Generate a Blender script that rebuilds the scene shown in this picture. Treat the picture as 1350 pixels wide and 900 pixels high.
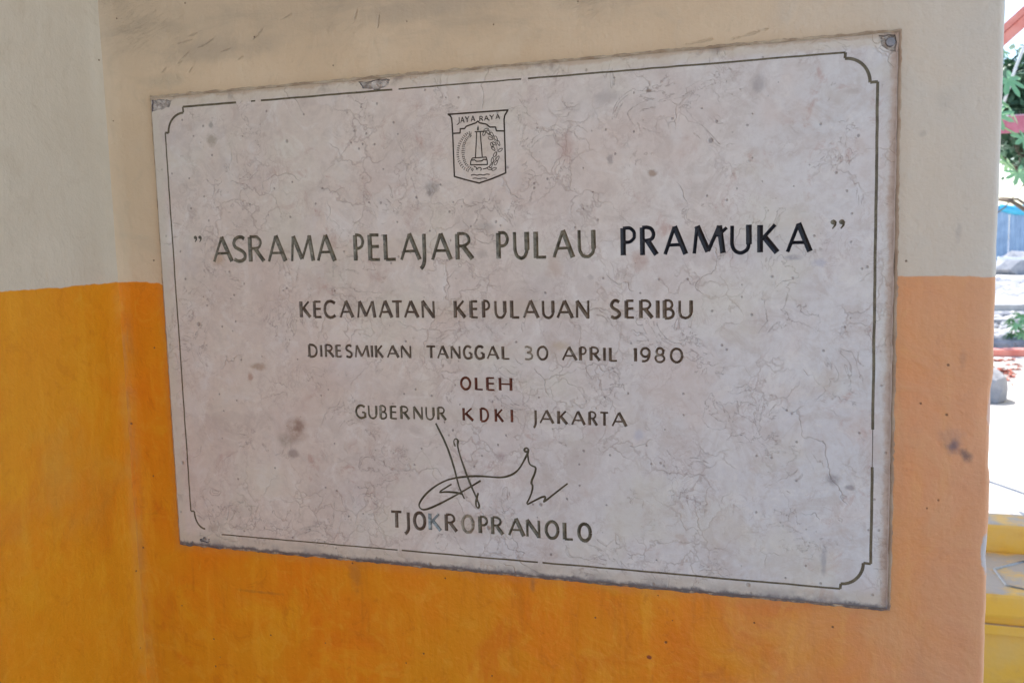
import bpy, bmesh, math, random
from mathutils import Vector, Matrix, noise
from mathutils.geometry import delaunay_2d_cdt

for o in list(bpy.data.objects):
    bpy.data.objects.remove(o)
scene = bpy.context.scene
COL = scene.collection
R = math.radians

# ------------------------------------------------------------------ camera
cam_d = bpy.data.cameras.new('camera')
cam = bpy.data.objects.new('camera', cam_d)
COL.objects.link(cam)
right = Vector((0.95070753, 0.30905118, -0.02534869))
up = Vector((-0.00915689, 0.10969118, 0.99392354))
back = Vector((0.30995377, -0.94469848, 0.10711418))
m = Matrix((right, up, back)).transposed().to_4x4()
m.translation = Vector((0.82135, -1.01067, 1.64919))
cam.matrix_world = m
cam_d.sensor_width = 36
cam_d.lens = 1196.4 / 1350 * 36
cam_d.clip_start = 0.02
cam_d.clip_end = 2000
cam_d.dof.use_dof = True
cam_d.dof.focus_distance = 1.12
cam_d.dof.aperture_fstop = 11
scene.camera = cam

# ------------------------------------------------------------------ light
SUN_EL, SUN_AZ = 58.0, -28.0          # azimuth measured from +Y towards +X
sd = Vector((math.sin(R(SUN_AZ)) * math.cos(R(SUN_EL)), math.cos(R(SUN_AZ)) * math.cos(R(SUN_EL)), math.sin(R(SUN_EL))))
w = bpy.data.worlds.new('World')
scene.world = w
w.use_nodes = True
wn = w.node_tree
bg = wn.nodes['Background']
sky = wn.nodes.new('ShaderNodeTexSky')
sky.sky_type = 'NISHITA'
sky.sun_disc = False
sky.sun_elevation = R(SUN_EL)
sky.sun_rotation = R(SUN_AZ)
sky.dust_density = 0.8
sky.ozone_density = 1.6
sky.air_density = 1.0
wn.links.new(sky.outputs[0], bg.inputs[0])
bg.inputs[1].default_value = 0.15
sl = bpy.data.lights.new('sun', 'SUN')
sl.energy = 4.0
sl.angle = R(0.5)
sl.color = (1.0, 0.95, 0.88)
so = bpy.data.objects.new('sun', sl)
COL.objects.link(so)
so.rotation_euler = sd.to_track_quat('Z', 'Y').to_euler()
scene.view_settings.view_transform = 'Standard'
scene.view_settings.look = 'None'
scene.view_settings.exposure = 1.25
scene.view_settings.gamma = 1.0
scene.view_settings.use_curve_mapping = False

random.seed(7)

# ------------------------------------------------------------------ node helper
class NT:
    def __init__(s, name):
        s.m = bpy.data.materials.new(name)
        s.m.use_nodes = True
        s.cache = {}
        s.t = s.m.node_tree
        s.bsdf = s.t.nodes['Principled BSDF']
        s.tc = s.t.nodes.new('ShaderNodeTexCoord').outputs['Object']
        sp = s.t.nodes.new('ShaderNodeSeparateXYZ')
        s.t.links.new(s.tc, sp.inputs[0])
        s.x, s.y, s.z = sp.outputs
    def _in(s, sock, v):
        if v is None:
            return
        if isinstance(v, bpy.types.NodeSocket):
            s.t.links.new(v, sock)
        elif isinstance(v, (tuple, list)) and len(v) == 3 and sock.type == 'RGBA':
            sock.default_value = (*v, 1)
        else:
            sock.default_value = v
    def M(s, op, a, b=None, c=None, clamp=False):
        n = s.t.nodes.new('ShaderNodeMath')
        n.operation = op
        n.use_clamp = clamp
        for i, v in enumerate((a, b, c)):
            s._in(n.inputs[i], v)
        return n.outputs[0]
    def V(s, op, a, b):
        n = s.t.nodes.new('ShaderNodeVectorMath')
        n.operation = op
        s._in(n.inputs[0], a)
        if op == 'SCALE':
            s._in(n.inputs[3], b)
        else:
            s._in(n.inputs[1], b)
        return n.outputs[0]
    def noise(s, scale, detail=4, rough=.55, dist=0, vec=None, off=None, color=False):
        if vec is None:
            k = (scale, detail, rough, dist, off, color)
            if k in s.cache:
                return s.cache[k]
        n = s.t.nodes.new('ShaderNodeTexNoise')
        v = vec or s.tc
        if off:
            v = s.V('ADD', v, off)
        s._in(n.inputs['Vector'], v)
        n.inputs['Scale'].default_value = scale
        n.inputs['Detail'].default_value = detail
        n.inputs['Roughness'].default_value = rough
        n.inputs['Distortion'].default_value = dist
        if vec is None:
            s.cache[k] = n.outputs['Color' if color else 'Fac']
        return n.outputs['Color' if color else 'Fac']
    def vor(s, scale, feature='F1', vec=None, out='Distance'):
        n = s.t.nodes.new('ShaderNodeTexVoronoi')
        n.feature = feature
        s._in(n.inputs['Vector'], vec or s.tc)
        n.inputs['Scale'].default_value = scale
        return n.outputs[out] if out != 'both' else (n.outputs['Distance'], n.outputs['Color'])
    def mr(s, v, a, b, c=0., d=1., smooth=True):
        n = s.t.nodes.new('ShaderNodeMapRange')
        n.interpolation_type = 'SMOOTHSTEP' if smooth else 'LINEAR'
        s._in(n.inputs['Value'], v)
        for k, q in zip(('From Min', 'From Max', 'To Min', 'To Max'), (a, b, c, d)):
            s._in(n.inputs[k], q)
        return n.outputs['Result']
    def mix(s, f, a, b, mode='MIX'):
        n = s.t.nodes.new('ShaderNodeMix')
        n.data_type = 'RGBA'
        n.blend_type = mode
        s._in(n.inputs[0], f)
        s._in(n.inputs[6], a)
        s._in(n.inputs[7], b)
        return n.outputs[2]
    def stretch(s, sx, sy, sz):
        return s.V('MULTIPLY', s.tc, (sx, sy, sz))
    def warp(s, scale, amp):
        c = s.noise(scale, 3, color=True)
        return s.V('ADD', s.tc, s.V('SCALE', s.V('SUBTRACT', c, (.5, .5, .5)), amp))
    def ell(s, cx, cz, rx, rz, wob=.9, nscale=60, soft=.35, seed=0, ang=0):
        a, b = s.M('SUBTRACT', s.x, cx), s.M('SUBTRACT', s.z, cz)
        if ang:
            ca, sa = math.cos(R(ang)), math.sin(R(ang))
            a, b = (s.M('ADD', s.M('MULTIPLY', a, ca), s.M('MULTIPLY', b, sa)),
                    s.M('SUBTRACT', s.M('MULTIPLY', b, ca), s.M('MULTIPLY', a, sa)))
        a = s.M('DIVIDE', a, rx)
        b = s.M('DIVIDE', b, rz)
        d = s.M('SQRT', s.M('ADD', s.M('MULTIPLY', a, a), s.M('MULTIPLY', b, b)))
        nscale = min((25, 65, 130), key=lambda q: abs(math.log(q / nscale)))
        n = s.noise(nscale, 4, .65, off=(3.3, 0, 0)) if seed % 2 else s.noise(nscale, 4, .65)
        d = s.M('ADD', d, s.M('MULTIPLY', s.M('SUBTRACT', n, .5), wob * 2))
        return s.mr(d, 1.0, 1.0 - soft, 0, 1)
    def bump(s, h, strength, dist=.002, prev=None):
        n = s.t.nodes.new('ShaderNodeBump')
        n.inputs['Strength'].default_value = strength
        n.inputs['Distance'].default_value = dist
        s._in(n.inputs['Height'], h)
        if prev:
            s._in(n.inputs['Normal'], prev)
        return n.outputs[0]
    def done(s, col, rough=.6, nrm=None, spec=.5, **kw):
        s._in(s.bsdf.inputs['Base Color'], col)
        s._in(s.bsdf.inputs['Roughness'], rough)
        s._in(s.bsdf.inputs['Specular IOR Level'], spec)
        if nrm is not None:
            s._in(s.bsdf.inputs['Normal'], nrm)
        for k, v in kw.items():
            s._in(s.bsdf.inputs[k.replace('_', ' ')], v)
        return s.m

def simple(name, c1, c2, scale=20, rough=.7, bump=.3, bd=.003, spec=.4, **kw):
    g = NT(name)
    n = g.noise(scale, 6, .6)
    c = g.mix(g.mr(n, .35, .65), c1, c2)
    return g.done(c, rough, g.bump(g.noise(scale * 4, 5), bump, bd), spec, **kw)

# ------------------------------------------------------------------ mesh helpers
def mesh(name, verts, faces, mats, parent=None, mi=None, smooth=False):
    me = bpy.data.meshes.new(name)
    me.from_pydata(verts, [], faces)
    for k in (mats if isinstance(mats, (list, tuple)) else [mats]):
        me.materials.append(k)
    if mi:
        me.polygons.foreach_set('material_index', mi)
    if smooth:
        me.polygons.foreach_set('use_smooth', [True] * len(me.polygons))
    me.update()
    o = bpy.data.objects.new(name, me)
    COL.objects.link(o)
    if parent:
        o.parent = parent
    return o
def tag(o, label=None, cat=None, group=None, kind=None):
    for k, v in (('label', label), ('category', cat), ('group', group), ('kind', kind)):
        if v:
            o[k] = v
    return o
def empty(name, loc, label, cat, rz=0, group=None):
    o = bpy.data.objects.new(name, None)
    COL.objects.link(o)
    o.location = loc
    o.rotation_euler.z = rz
    o.empty_display_size = .1
    return tag(o, label, cat, group)
def bm_obj(name, bm, mat, parent=None, smooth=False):
    me = bpy.data.meshes.new(name)
    bm.to_mesh(me)
    bm.free()
    me.materials.append(mat)
    if smooth:
        me.polygons.foreach_set('use_smooth', [True] * len(me.polygons))
    o = bpy.data.objects.new(name, me)
    COL.objects.link(o)
    if parent:
        o.parent = parent
    return o
def box_bm(bm, lo, hi, bevel=0, rot=None):
    lo, hi = Vector(lo), Vector(hi)
    c, s = (lo + hi) / 2, hi - lo
    M = Matrix.Translation(c)
    if rot:
        M = M @ rot
    r = bmesh.ops.create_cube(bm, size=1, matrix=M @ Matrix.Diagonal((*s, 1)))
    if bevel:
        es = list({e for v in r['verts'] for e in v.link_edges})
        bmesh.ops.bevel(bm, geom=es, offset=bevel, segments=2, affect='EDGES', profile=.6)
def box(name, lo, hi, mat, parent=None, bevel=0, rot=None):
    bm = bmesh.new()
    box_bm(bm, lo, hi, bevel, rot)
    return bm_obj(name, bm, mat, parent)
def tube(name, pts, rad, mat, parent=None, seg=8, smooth=True):
    pts = [Vector(p) for p in pts]
    rr = rad if isinstance(rad, (list, tuple)) else [rad] * len(pts)
    V, F = [], []
    for i, p in enumerate(pts):
        d = (pts[min(i + 1, len(pts) - 1)] - pts[max(i - 1, 0)]).normalized()
        a = d.orthogonal().normalized()
        b = d.cross(a)
        for k in range(seg):
            t = 2 * math.pi * k / seg
            V.append(p + (a * math.cos(t) + b * math.sin(t)) * rr[i])
    for i in range(len(pts) - 1):
        for k in range(seg):
            F.append((i * seg + k, i * seg + (k + 1) % seg, (i + 1) * seg + (k + 1) % seg, (i + 1) * seg + k))
    F.append(tuple(range(seg))[::-1])
    F.append(tuple((len(pts) - 1) * seg + k for k in range(seg)))
    return mesh(name, V, F, mat, parent, smooth=smooth)
def n3(x, y, z, s):
    return noise.noise(Vector((x * s, y * s, z * s)))

# ------------------------------------------------------------------ materials: walls
ZB = 1.25                  # height of the plaque's lower edge
PAINT_Z = ZB + 0.3595      # height at which cream paint meets orange paint

def wall_material(name, left):
    g = NT(name)
    # hand-cut line between the two paints
    u = g.y if left else g.x
    wob = g.M('MULTIPLY', g.M('SUBTRACT', g.noise(9, 2), .5), .010)
    wob2 = g.M('MULTIPLY', g.M('SUBTRACT', g.noise(90, 3), .5), .0035)
    line = g.M('ADD', g.M('ADD', wob, wob2), PAINT_Z)
    if not left:
        # the cut line drops where the brush turned down along the plaque
        line = g.M('SUBTRACT', line, g.M('MULTIPLY', g.mr(g.x, -.012, -.001), .004))
        line = g.M('ADD', line, g.M('MULTIPLY', g.mr(g.x, -.02, .1), 0.0))
    orange_f = g.mr(g.M('SUBTRACT', g.z, line), -.0009, .0009, 1, 0)
    n_big = g.noise(3.2, 4, .6)
    n_mid = g.noise(11, 5, .6, 1.0)
    n_str = g.noise(1, 5, .6, vec=g.stretch(38, 38, 5))
    n_fine = g.noise(160, 4, .6)
    # cream emulsion
    if left:
        cr = g.mix(g.mr(n_big, .35, .65), (.60, .52, .405), (.56, .475, .36))
    else:
        cr = g.mix(g.mr(n_big, .35, .65), (.635, .48, .325), (.585, .43, .28))
    cr = g.mix(g.M('MULTIPLY', g.mr(n_mid, .52, .75), .35), cr, (.47, .38, .27))
    cr = g.mix(g.M('MULTIPLY', g.mr(n_mid, .48, .25), .25), cr, (.66, .55, .41))
    # orange gloss paint: amber and deep orange coats showing through each other
    orr = g.mix(g.mr(n_big, .38, .62), (.72, .205, .006), (.68, .25, .008))
    orr = g.mix(g.M('MULTIPLY', g.mr(n_mid, .52, .72), .6), orr, (.72, .31, .012))
    orr = g.mix(g.M('MULTIPLY', g.mr(g.noise(6, 5, .6, 1.5, off=(7, 3, 1)), .54, .72), .6), orr, (.62, .14, .006))
    orr = g.mix(g.M('MULTIPLY', g.mr(n_str, .52, .68), .5), orr, (.76, .33, .02))
    orr = g.mix(g.M('MULTIPLY', g.mr(n_str, .46, .30), .42), orr, (.50, .15, .008))
    wn = g.noise(26, 6, .72, 1.0, off=(1, 5, 2))
    orr = g.mix(g.M('MULTIPLY', g.mr(wn, .54, .62), .32), orr, (.74, .34, .03))
    orr = g.mix(g.M('MULTIPLY', g.mr(wn, .44, .36), .35), orr, (.50, .13, .006))
    cr = g.mix(g.M('MULTIPLY', g.mr(wn, .55, .66), .22), cr, (.45, .36, .25))
    if left:
        orr = g.mix(.35, orr, (.70, .285, .009))
    col = g.mix(orange_f, cr, orr)
    h = g.M('ADD', g.M('MULTIPLY', n_str, .35), g.M('MULTIPLY', n_mid, .9))
    h = g.M('ADD', h, g.M('MULTIPLY', n_fine, .30))
    h = g.M('ADD', h, g.M('MULTIPLY', g.noise(48, 4, .6), .45))
    h = g.M('ADD', h, g.M('MULTIPLY', g.noise(420, 3, .6), .06))
    h = g.M('ADD', h, g.M('MULTIPLY', orange_f, .12))
    if left:
        # dusty seam beside the inner corner
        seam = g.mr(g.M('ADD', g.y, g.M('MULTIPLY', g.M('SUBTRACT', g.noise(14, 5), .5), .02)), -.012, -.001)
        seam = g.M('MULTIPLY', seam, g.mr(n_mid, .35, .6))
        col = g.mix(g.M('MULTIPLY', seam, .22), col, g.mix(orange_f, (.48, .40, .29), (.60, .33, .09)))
        # faint rubbed patch
        e = g.ell(-.078, PAINT_Z - .1, .5, .06, .5, 8)
        col = g.mix(g.M('MULTIPLY', g.mr(g.noise(5, 4, .6, off=(2, 9, 4)), .55, .75), .4), col, g.mix(orange_f, (.56, .51, .41), (.58, .33, .06)))
    else:
        # paler, cooler paint towards the right edge: lens flare and cool light painted in
        ch = g.M('MULTIPLY', g.mr(g.M('ADD', g.x, g.M('MULTIPLY', g.M('SUBTRACT', n_mid, .5), .25)), .66, 1.06), .85)
        col = g.mix(ch, col, g.mix(orange_f, (.56, .515, .455), (.60, .32, .185)))
        # dirt smeared over the cream above the plaque
        def dirt(cx, cz, rx, rz, k, c, **kw):
            nonlocal col
            col = g.mix(g.M('MULTIPLY', g.ell(cx, cz, rx, rz, **kw), k), col, c)
        sm = g.noise(1, 6, .65, .6, vec=g.V('MULTIPLY', g.V('ADD', g.tc, (0, 0, 0)), (9, 9, 26)))
        band = g.M('MULTIPLY', g.mr(g.z, ZB + .61, ZB + .66), g.mr(g.x, .85, .55))
        col = g.mix(g.M('MULTIPLY', g.M('MULTIPLY', band, g.mr(sm, .44, .70)), .42), col, (.36, .29, .21))
        dirt(.10, ZB + .655, .12, .022, .55, (.38, .30, .22), nscale=22, soft=.8, wob=.8)
        dirt(.38, ZB + .675, .13, .018, .45, (.36, .29, .22), nscale=25, soft=.8, wob=.8)
        dirt(.76, ZB + .665, .06, .02, .35, (.40, .34, .28), nscale=25, soft=.8, wob=.8)
        dirt(.02, ZB + .622, .05, .012, .4, (.42, .34, .24), nscale=30, soft=.8, wob=.8)
        dirt(.93, ZB + .499, .006, .005, .35, (.30, .26, .22), nscale=90, soft=.9, wob=.5)
        dirt(.948, ZB + .53, .012, .016, .25, (.40, .36, .31), nscale=50, soft=.9, wob=.6)
        # scratches in the plaster skin, slanting up to the right
        rv = g.t.nodes.new('ShaderNodeVectorRotate')
        rv.rotation_type = 'Y_AXIS'
        rv.inputs['Angle'].default_value = R(24)
        g.t.links.new(g.tc, rv.inputs['Vector'])
        sc = g.noise(1, 4, .6, .8, vec=g.V('MULTIPLY', rv.outputs[0], (26, 60, 150)))
        scr = g.M('MULTIPLY', g.mr(g.M('ABSOLUTE', g.M('SUBTRACT', sc, .5)), .0, .03, 1, 0), g.mr(g.noise(9, 3, off=(3, 0, 5)), .53, .63))
        scr = g.M('MULTIPLY', scr, band)
        col = g.mix(g.M('MULTIPLY', scr, .10), col, (.34, .27, .19))
        soot = g.M('MULTIPLY', g.mr(g.M('ADD', g.z, g.M('MULTIPLY', g.M('SUBTRACT', n_mid, .5), .08)), ZB + .615, ZB + .70), g.mr(g.x, 1.0, .5, .35, 1))
        col = g.mix(g.M('MULTIPLY', soot, .38), col, (.42, .33, .24))
        h = g.M('SUBTRACT', h, g.M('MULTIPLY', scr, .12))
        # oily black thumb marks on the orange, low by the open edge
        dirt(.9655, ZB + .179, .013, .011, .8, (.085, .075, .11), nscale=65, soft=.95, wob=.8)
        dirt(.977, ZB + .169, .009, .009, .8, (.10, .07, .08), nscale=70, soft=.9, wob=.9, seed=3)
        dirt(.962, ZB + .189, .018, .014, .25, (.24, .16, .16), nscale=70, soft=.9, wob=.9, seed=3)
        dirt(.972, ZB + .270, .005, .016, .25, (.25, .15, .12), nscale=60, soft=.9, wob=.8, seed=5)
        dirt(.965, ZB + .40, .004, .016, .35, (.32, .28, .26), nscale=60, soft=.9, wob=.8, seed=5)
        # grey cement showing where the paint has broken off the edge
        dirt(.9995, ZB + .067, .006, .022, .95, (.42, .40, .40), nscale=60, soft=.3, wob=.7)
        dirt(.9995, ZB + .215, .004, .030, .5, (.60, .50, .47), nscale=60, soft=.5, wob=.7)
        # short gouges in the plaster, slanting up to the right
        for (cx, cz, ln, an) in ((.089, .664, .013, 28), (.078, .660, .008, 20), (.168, .671, .011, 38), (.160, .664, .008, 30), (.052, .650, .012, 35), (.045, .643, .009, 22),
                                 (.118, .653, .012, 15), (.135, .640, .010, 25), (.02, .636, .008, 40), (.068, .676, .010, 12), (.062, .634, .009, 45), (.205, .684, .012, 20),
                                 (.30, .676, .010, 70), (.33, .668, .012, 80), (.40, .690, .014, 12), (.055, .668, .016, 10), (.76, .612, .03, 12), (.71, .609, .02, 6)):
            mk_ = g.ell(cx, ZB + cz, ln, .0017, ang=an, nscale=130, soft=1.0, wob=1.3)
            col = g.mix(g.M('MULTIPLY', mk_, .26), col, (.29, .21, .14))
            h = g.M('SUBTRACT', h, g.M('MULTIPLY', mk_, .5))
        # flakes and a few bigger specks
        dirt(.6477, ZB - .087, .0038, .0030, .9, (.20, .04, .02), nscale=120, soft=.5, wob=.6)
        dirt(.12, ZB - .06, .05, .003, .35, (.30, .12, .03), nscale=120, soft=.8, wob=.9)
        # rust-brown smudges low on the wall
        dirt(.235, ZB + .010, .028, .014, .6, (.40, .13, .02), nscale=50, soft=.9, wob=.9)
        dirt(.265, ZB - .02, .012, .036, .55, (.42, .15, .03), nscale=50, soft=.9, wob=.9)
        dirt(.506, ZB - .012, .005, .016, .7, (.42, .16, .04), nscale=70, soft=.9, wob=.8)
        # dirty seam in the corner
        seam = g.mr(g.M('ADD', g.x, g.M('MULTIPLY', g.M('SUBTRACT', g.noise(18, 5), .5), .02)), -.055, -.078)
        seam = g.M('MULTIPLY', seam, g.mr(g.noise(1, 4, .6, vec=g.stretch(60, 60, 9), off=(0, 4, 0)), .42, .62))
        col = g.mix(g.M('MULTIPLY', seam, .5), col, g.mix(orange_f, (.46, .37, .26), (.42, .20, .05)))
        # grime and old cement line hugging the plaque
        ax = g.M('SUBTRACT', g.M('ABSOLUTE', g.M('SUBTRACT', g.x, .4525)), .4525)
        az = g.M('SUBTRACT', g.M('ABSOLUTE', g.M('SUBTRACT', g.z, ZB + .3)), .30)
        dd = g.M('MAXIMUM', ax, az)
        jit = g.M('MULTIPLY', g.M('SUBTRACT', g.noise(70, 5, .65), .5), .012)
        gr = g.mr(g.M('ADD', dd, jit), .005, -.001)
        gr2 = g.mr(g.M('ADD', dd, jit), .018, .0)
        col = g.mix(g.M('MULTIPLY', gr2, .18), col, (.42, .26, .14))
        col = g.mix(g.M('MULTIPLY', gr, .45), col, (.27, .17, .11))
    # fly specks and pinholes
    d, c = g.vor(42, out='both')
    rs = g.t.nodes.new('ShaderNodeSeparateColor')
    g.t.links.new(c, rs.inputs[0])
    sp = g.M('MULTIPLY', g.mr(d, .05, .09, 1, 0), g.M('LESS_THAN', rs.outputs[0], .05))
    d2, c2 = g.vor(120, out='both')
    rs2 = g.t.nodes.new('ShaderNodeSeparateColor')
    g.t.links.new(c2, rs2.inputs[0])
    sp2 = g.M('MULTIPLY', g.mr(d2, .12, .2, 1, 0), g.M('LESS_THAN', rs2.outputs[0], .022))
    spk = g.M('MAXIMUM', sp, sp2)
    col = g.mix(g.M('MULTIPLY', spk, .75), col, (.12, .06, .03))
    h = g.M('SUBTRACT', h, g.M('MULTIPLY', spk, .4))
    nrm = g.bump(h, .62, .0038)
    rough = g.mix(orange_f, (.62, .62, .62), (.42, .42, .42))
    return g.done(col, rough, nrm, .35)

M_WALL = wall_material('wall_paint', False)
M_WALLL = wall_material('side_wall_paint', True)

# ------------------------------------------------------------------ the walls
def main_wall():
    x0, x1 = -.078, 1.0012
    z0, z1 = 0.0, 2.90
    xs = [x0 + (x1 - .006 - x0) * i / 76 for i in range(77)]
    zs = []
    z = z0
    while z < z1 - .001:
        zs.append(z)
        z += .05 if (z < .85 or z > 2.15) else .008
    zs.append(z1)
    V, F = [], []
    nb = 4
    cols = len(xs) + nb + 1
    for z in zs:
        ch = n3(3.1, 0, z, 7) * .0008 + n3(1.7, 2, z, 40) * .0007
        # the knocked bit of edge low down
        t = (z - ZB - .20)
        if abs(t) < .05:
            ch -= .0016 * min(1, (1 - abs(t) / .05) * 6)
        t = (z - ZB - .065)
        if abs(t) < .02:
            ch -= .0018 * (1 - abs(t) / .02)
        for x in xs:
            e = max(0, min(1, (x - x0) / .03))
            y = .006 + e * (n3(x, 0, z, 5) * .0016 + n3(x, 3, z, 16) * .0006)
            # plaster rounded into the corner
            q = max(0, 1 - (x - x0) / .009)
            V.append((x, y - .005 * q * q, z))
        ye = .006 + n3(x1, 0, z, 5) * .0016
        for k in range(1, nb + 1):
            a = math.pi / 2 * k / nb
            V.append((x1 - .006 + .006 * math.sin(a) + ch, ye + .006 * (1 - math.cos(a)), z))
        V.append((x1 + ch * .3, .15, z))
    for j in range(len(zs) - 1):
        for i in range(cols - 1):
            a = j * cols + i
            F.append((a, a + 1, a + cols + 1, a + cols))
    n = len(V)
    # back and left closing faces
    V += [(-.25, .15, z0), (-.25, .15, z1), (x0, .15, z0), (x0, .15, z1)]
    F.append(((len(zs) - 1) * cols + cols - 1, cols - 1, n, n + 1))
    return tag(mesh('painted_wall', V, F, M_WALL, smooth=True),
               'two-tone wall, cream above and orange below, that carries the stone plaque', 'wall')
main_wall()

def side_wall():
    y0, y1 = -3.2, .004
    ys = [y0]
    y = y0
    while y < y1 - .02:
        y += .2 if y < -1.0 else .012
        ys.append(min(y, y1))
    if ys[-1] < y1:
        ys.append(y1)
    zs = []
    z = 0.0
    while z < 2.899:
        zs.append(z)
        z += .05 if (z < .85 or z > 2.15) else .012
    zs.append(2.9)
    V, F = [], []
    c = len(ys)
    for z in zs:
        for y in ys:
            q = max(0, 1 - (y1 - y) / .008)
            V.append((-.078 + n3(0, y, z, 4) * .0018 + n3(5, y, z, 14) * .0006 + .004 * q * q, y, z))
    for j in range(len(zs) - 1):
        for i in range(c - 1):
            a = j * c + i
            F.append((a, a + 1, a + c + 1, a + c))
    n = len(V)
    V += [(-.25, y0, 0), (-.25, y0, 2.9), (-.25, .15, 0), (-.25, .15, 2.9)]
    F.append((0, (len(zs) - 1) * c, n + 1, n))
    F.append((n, n + 1, n + 3, n + 2))
    return tag(mesh('painted_wall', V, F, M_WALLL, smooth=True),
               'plain side wall in cream and amber paint meeting the plaque wall at the inner corner', 'wall')
side_wall()

# ------------------------------------------------------------------ plaque data (millimetres on the stone's face)
LINES = {
 'title': [('A',81.7,112.7,385.4,416.8),('S',111.8,134.2,385.1,416.5),('R',136.0,160.7,384.8,416.3),('A',164.0,192.3,384.5,415.9),('M',196.5,231.8,384.1,415.5),('A',234.8,262.6,383.7,415.1),('P',286.4,302.5,383.3,414.5),('E',306.7,324.3,383.1,414.2),('L',327.6,345.8,383.0,413.9),('A',349.1,377.6,382.7,413.5),('J',373.5,384.9,382.6,413.2),('A',390.1,417.6,382.4,412.8),('R',421.6,445.1,382.1,412.4),('P',473.0,489.8,382.0,412.2),('U',493.2,513.9,382.0,412.2),('L',519.1,535.7,382.0,412.2),('A',541.3,567.5,382.0,412.2),('U',570.2,592.8,382.0,412.2),('P',620.3,639.1,382.9,413.1),('R',642.4,663.1,382.9,413.0),('A',668.4,695.0,382.9,412.8),('M',699.1,734.9,382.9,412.7),('U',739.4,763.4,382.9,412.5),('K',768.6,791.4,382.9,412.4),('A',797.9,824.8,382.9,412.2)],
 'kec': [('K',206.8,223.3,312.8,333.2),('E',226.1,239.3,312.8,333.2),('C',241.0,259.4,312.7,333.1),('A',263.2,283.6,312.7,333.1),('M',287.0,313.9,312.7,333.0),('A',317.2,336.8,312.7,332.9),('T',334.7,351.0,312.7,332.9),('A',351.3,372.0,312.7,332.8),('N',374.8,393.1,312.6,332.8),('K',417.0,433.1,312.6,332.7),('E',437.3,449.3,312.6,332.6),('P',452.9,464.3,312.6,332.6),('U',468.0,484.2,312.6,332.5),('L',488.3,501.0,312.6,332.5),('A',503.7,524.3,312.5,332.4),('U',526.5,543.0,312.5,332.4),('A',544.4,565.3,312.5,332.3),('N',567.2,584.2,312.5,332.3),('S',607.2,620.6,312.5,332.2),('E',624.3,636.5,312.5,332.1),('R',640.6,657.3,312.4,332.1),('I',660.1,663.4,312.4,332.0),('B',667.2,681.0,312.4,332.0),('U',683.7,700.9,312.4,331.9)],
 'dir': [('D',215.9,230.1,262.7,277.9),('I',233.4,236.5,262.8,277.9),('R',239.8,253.8,262.8,277.9),('E',255.0,264.6,262.9,277.9),('S',269.0,279.8,262.9,277.9),('M',281.7,302.7,263.0,277.9),('I',304.5,307.8,263.1,277.9),('K',310.2,322.5,263.1,277.9),('A',326.2,343.3,263.2,277.9),('N',345.1,359.9,263.3,277.9),('T',378.8,392.8,263.3,278.0),('A',393.5,409.0,263.4,278.1),('N',411.1,424.7,263.4,278.2),('G',427.1,440.0,263.4,278.3),('G',441.9,455.4,263.5,278.4),('A',457.3,473.6,263.5,278.4),('L',476.4,487.2,263.5,278.5),('3',503.5,515.8,263.6,278.7),('0',519.6,534.3,263.6,278.8),('A',549.9,568.8,263.5,278.7),('P',570.3,580.2,263.4,278.7),('R',583.1,596.2,263.4,278.6),('I',598.8,602.1,263.3,278.6),('L',605.6,616.2,263.2,278.6),('1',632.9,638.5,263.1,278.5),('9',641.0,653.8,263.1,278.5),('8',657.6,670.0,263.0,278.5),('0',674.5,689.9,262.9,278.4)],
 'oleh': [('O',422.3,437.0,225.9,240.3),('L',441.3,452.5,225.9,240.6),('E',455.6,467.5,225.9,240.9),('H',471.3,489.2,225.9,241.2)],
 'gub': [('G',279.4,295.1,185.8,202.0),('U',296.6,310.7,186.1,202.2),('B',312.9,324.0,186.3,202.3),('E',327.2,337.8,186.5,202.4),('R',341.2,354.8,186.8,202.5),('N',358.7,372.4,187.1,202.6),('U',374.8,388.0,187.3,202.8),('R',390.7,403.5,187.5,202.9),('K',424.0,439.0,187.8,203.1),('D',446.1,458.7,187.9,203.2),('K',465.3,477.3,187.9,203.2),('I',485.4,489.0,188.0,203.3),('J',512.4,518.5,188.0,203.4),('A',521.2,539.5,188.1,203.5),('K',543.0,556.2,188.1,203.5),('A',559.8,577.1,188.1,203.6),('R',580.4,591.8,188.1,203.6),('T',593.3,605.1,188.1,203.7),('A',607.5,626.0,188.2,203.7)],
 'tjo': [('T',321.8,339.3,47.3,68.2),('J',339.3,349.7,47.5,68.3),('O',353.2,371.6,47.7,68.6),('K',374.4,392.0,47.9,68.8),('R',395.8,413.3,48.2,69.1),('O',417.8,435.8,48.4,69.4),('P',440.1,454.0,48.7,69.7),('R',456.7,473.5,48.9,69.9),('A',478.3,500.3,49.0,70.0),('N',500.8,519.8,49.1,69.9),('O',524.5,543.2,49.2,69.9),('L',547.1,560.8,49.2,69.8),('O',564.6,582.6,49.3,69.8)],
}
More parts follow.
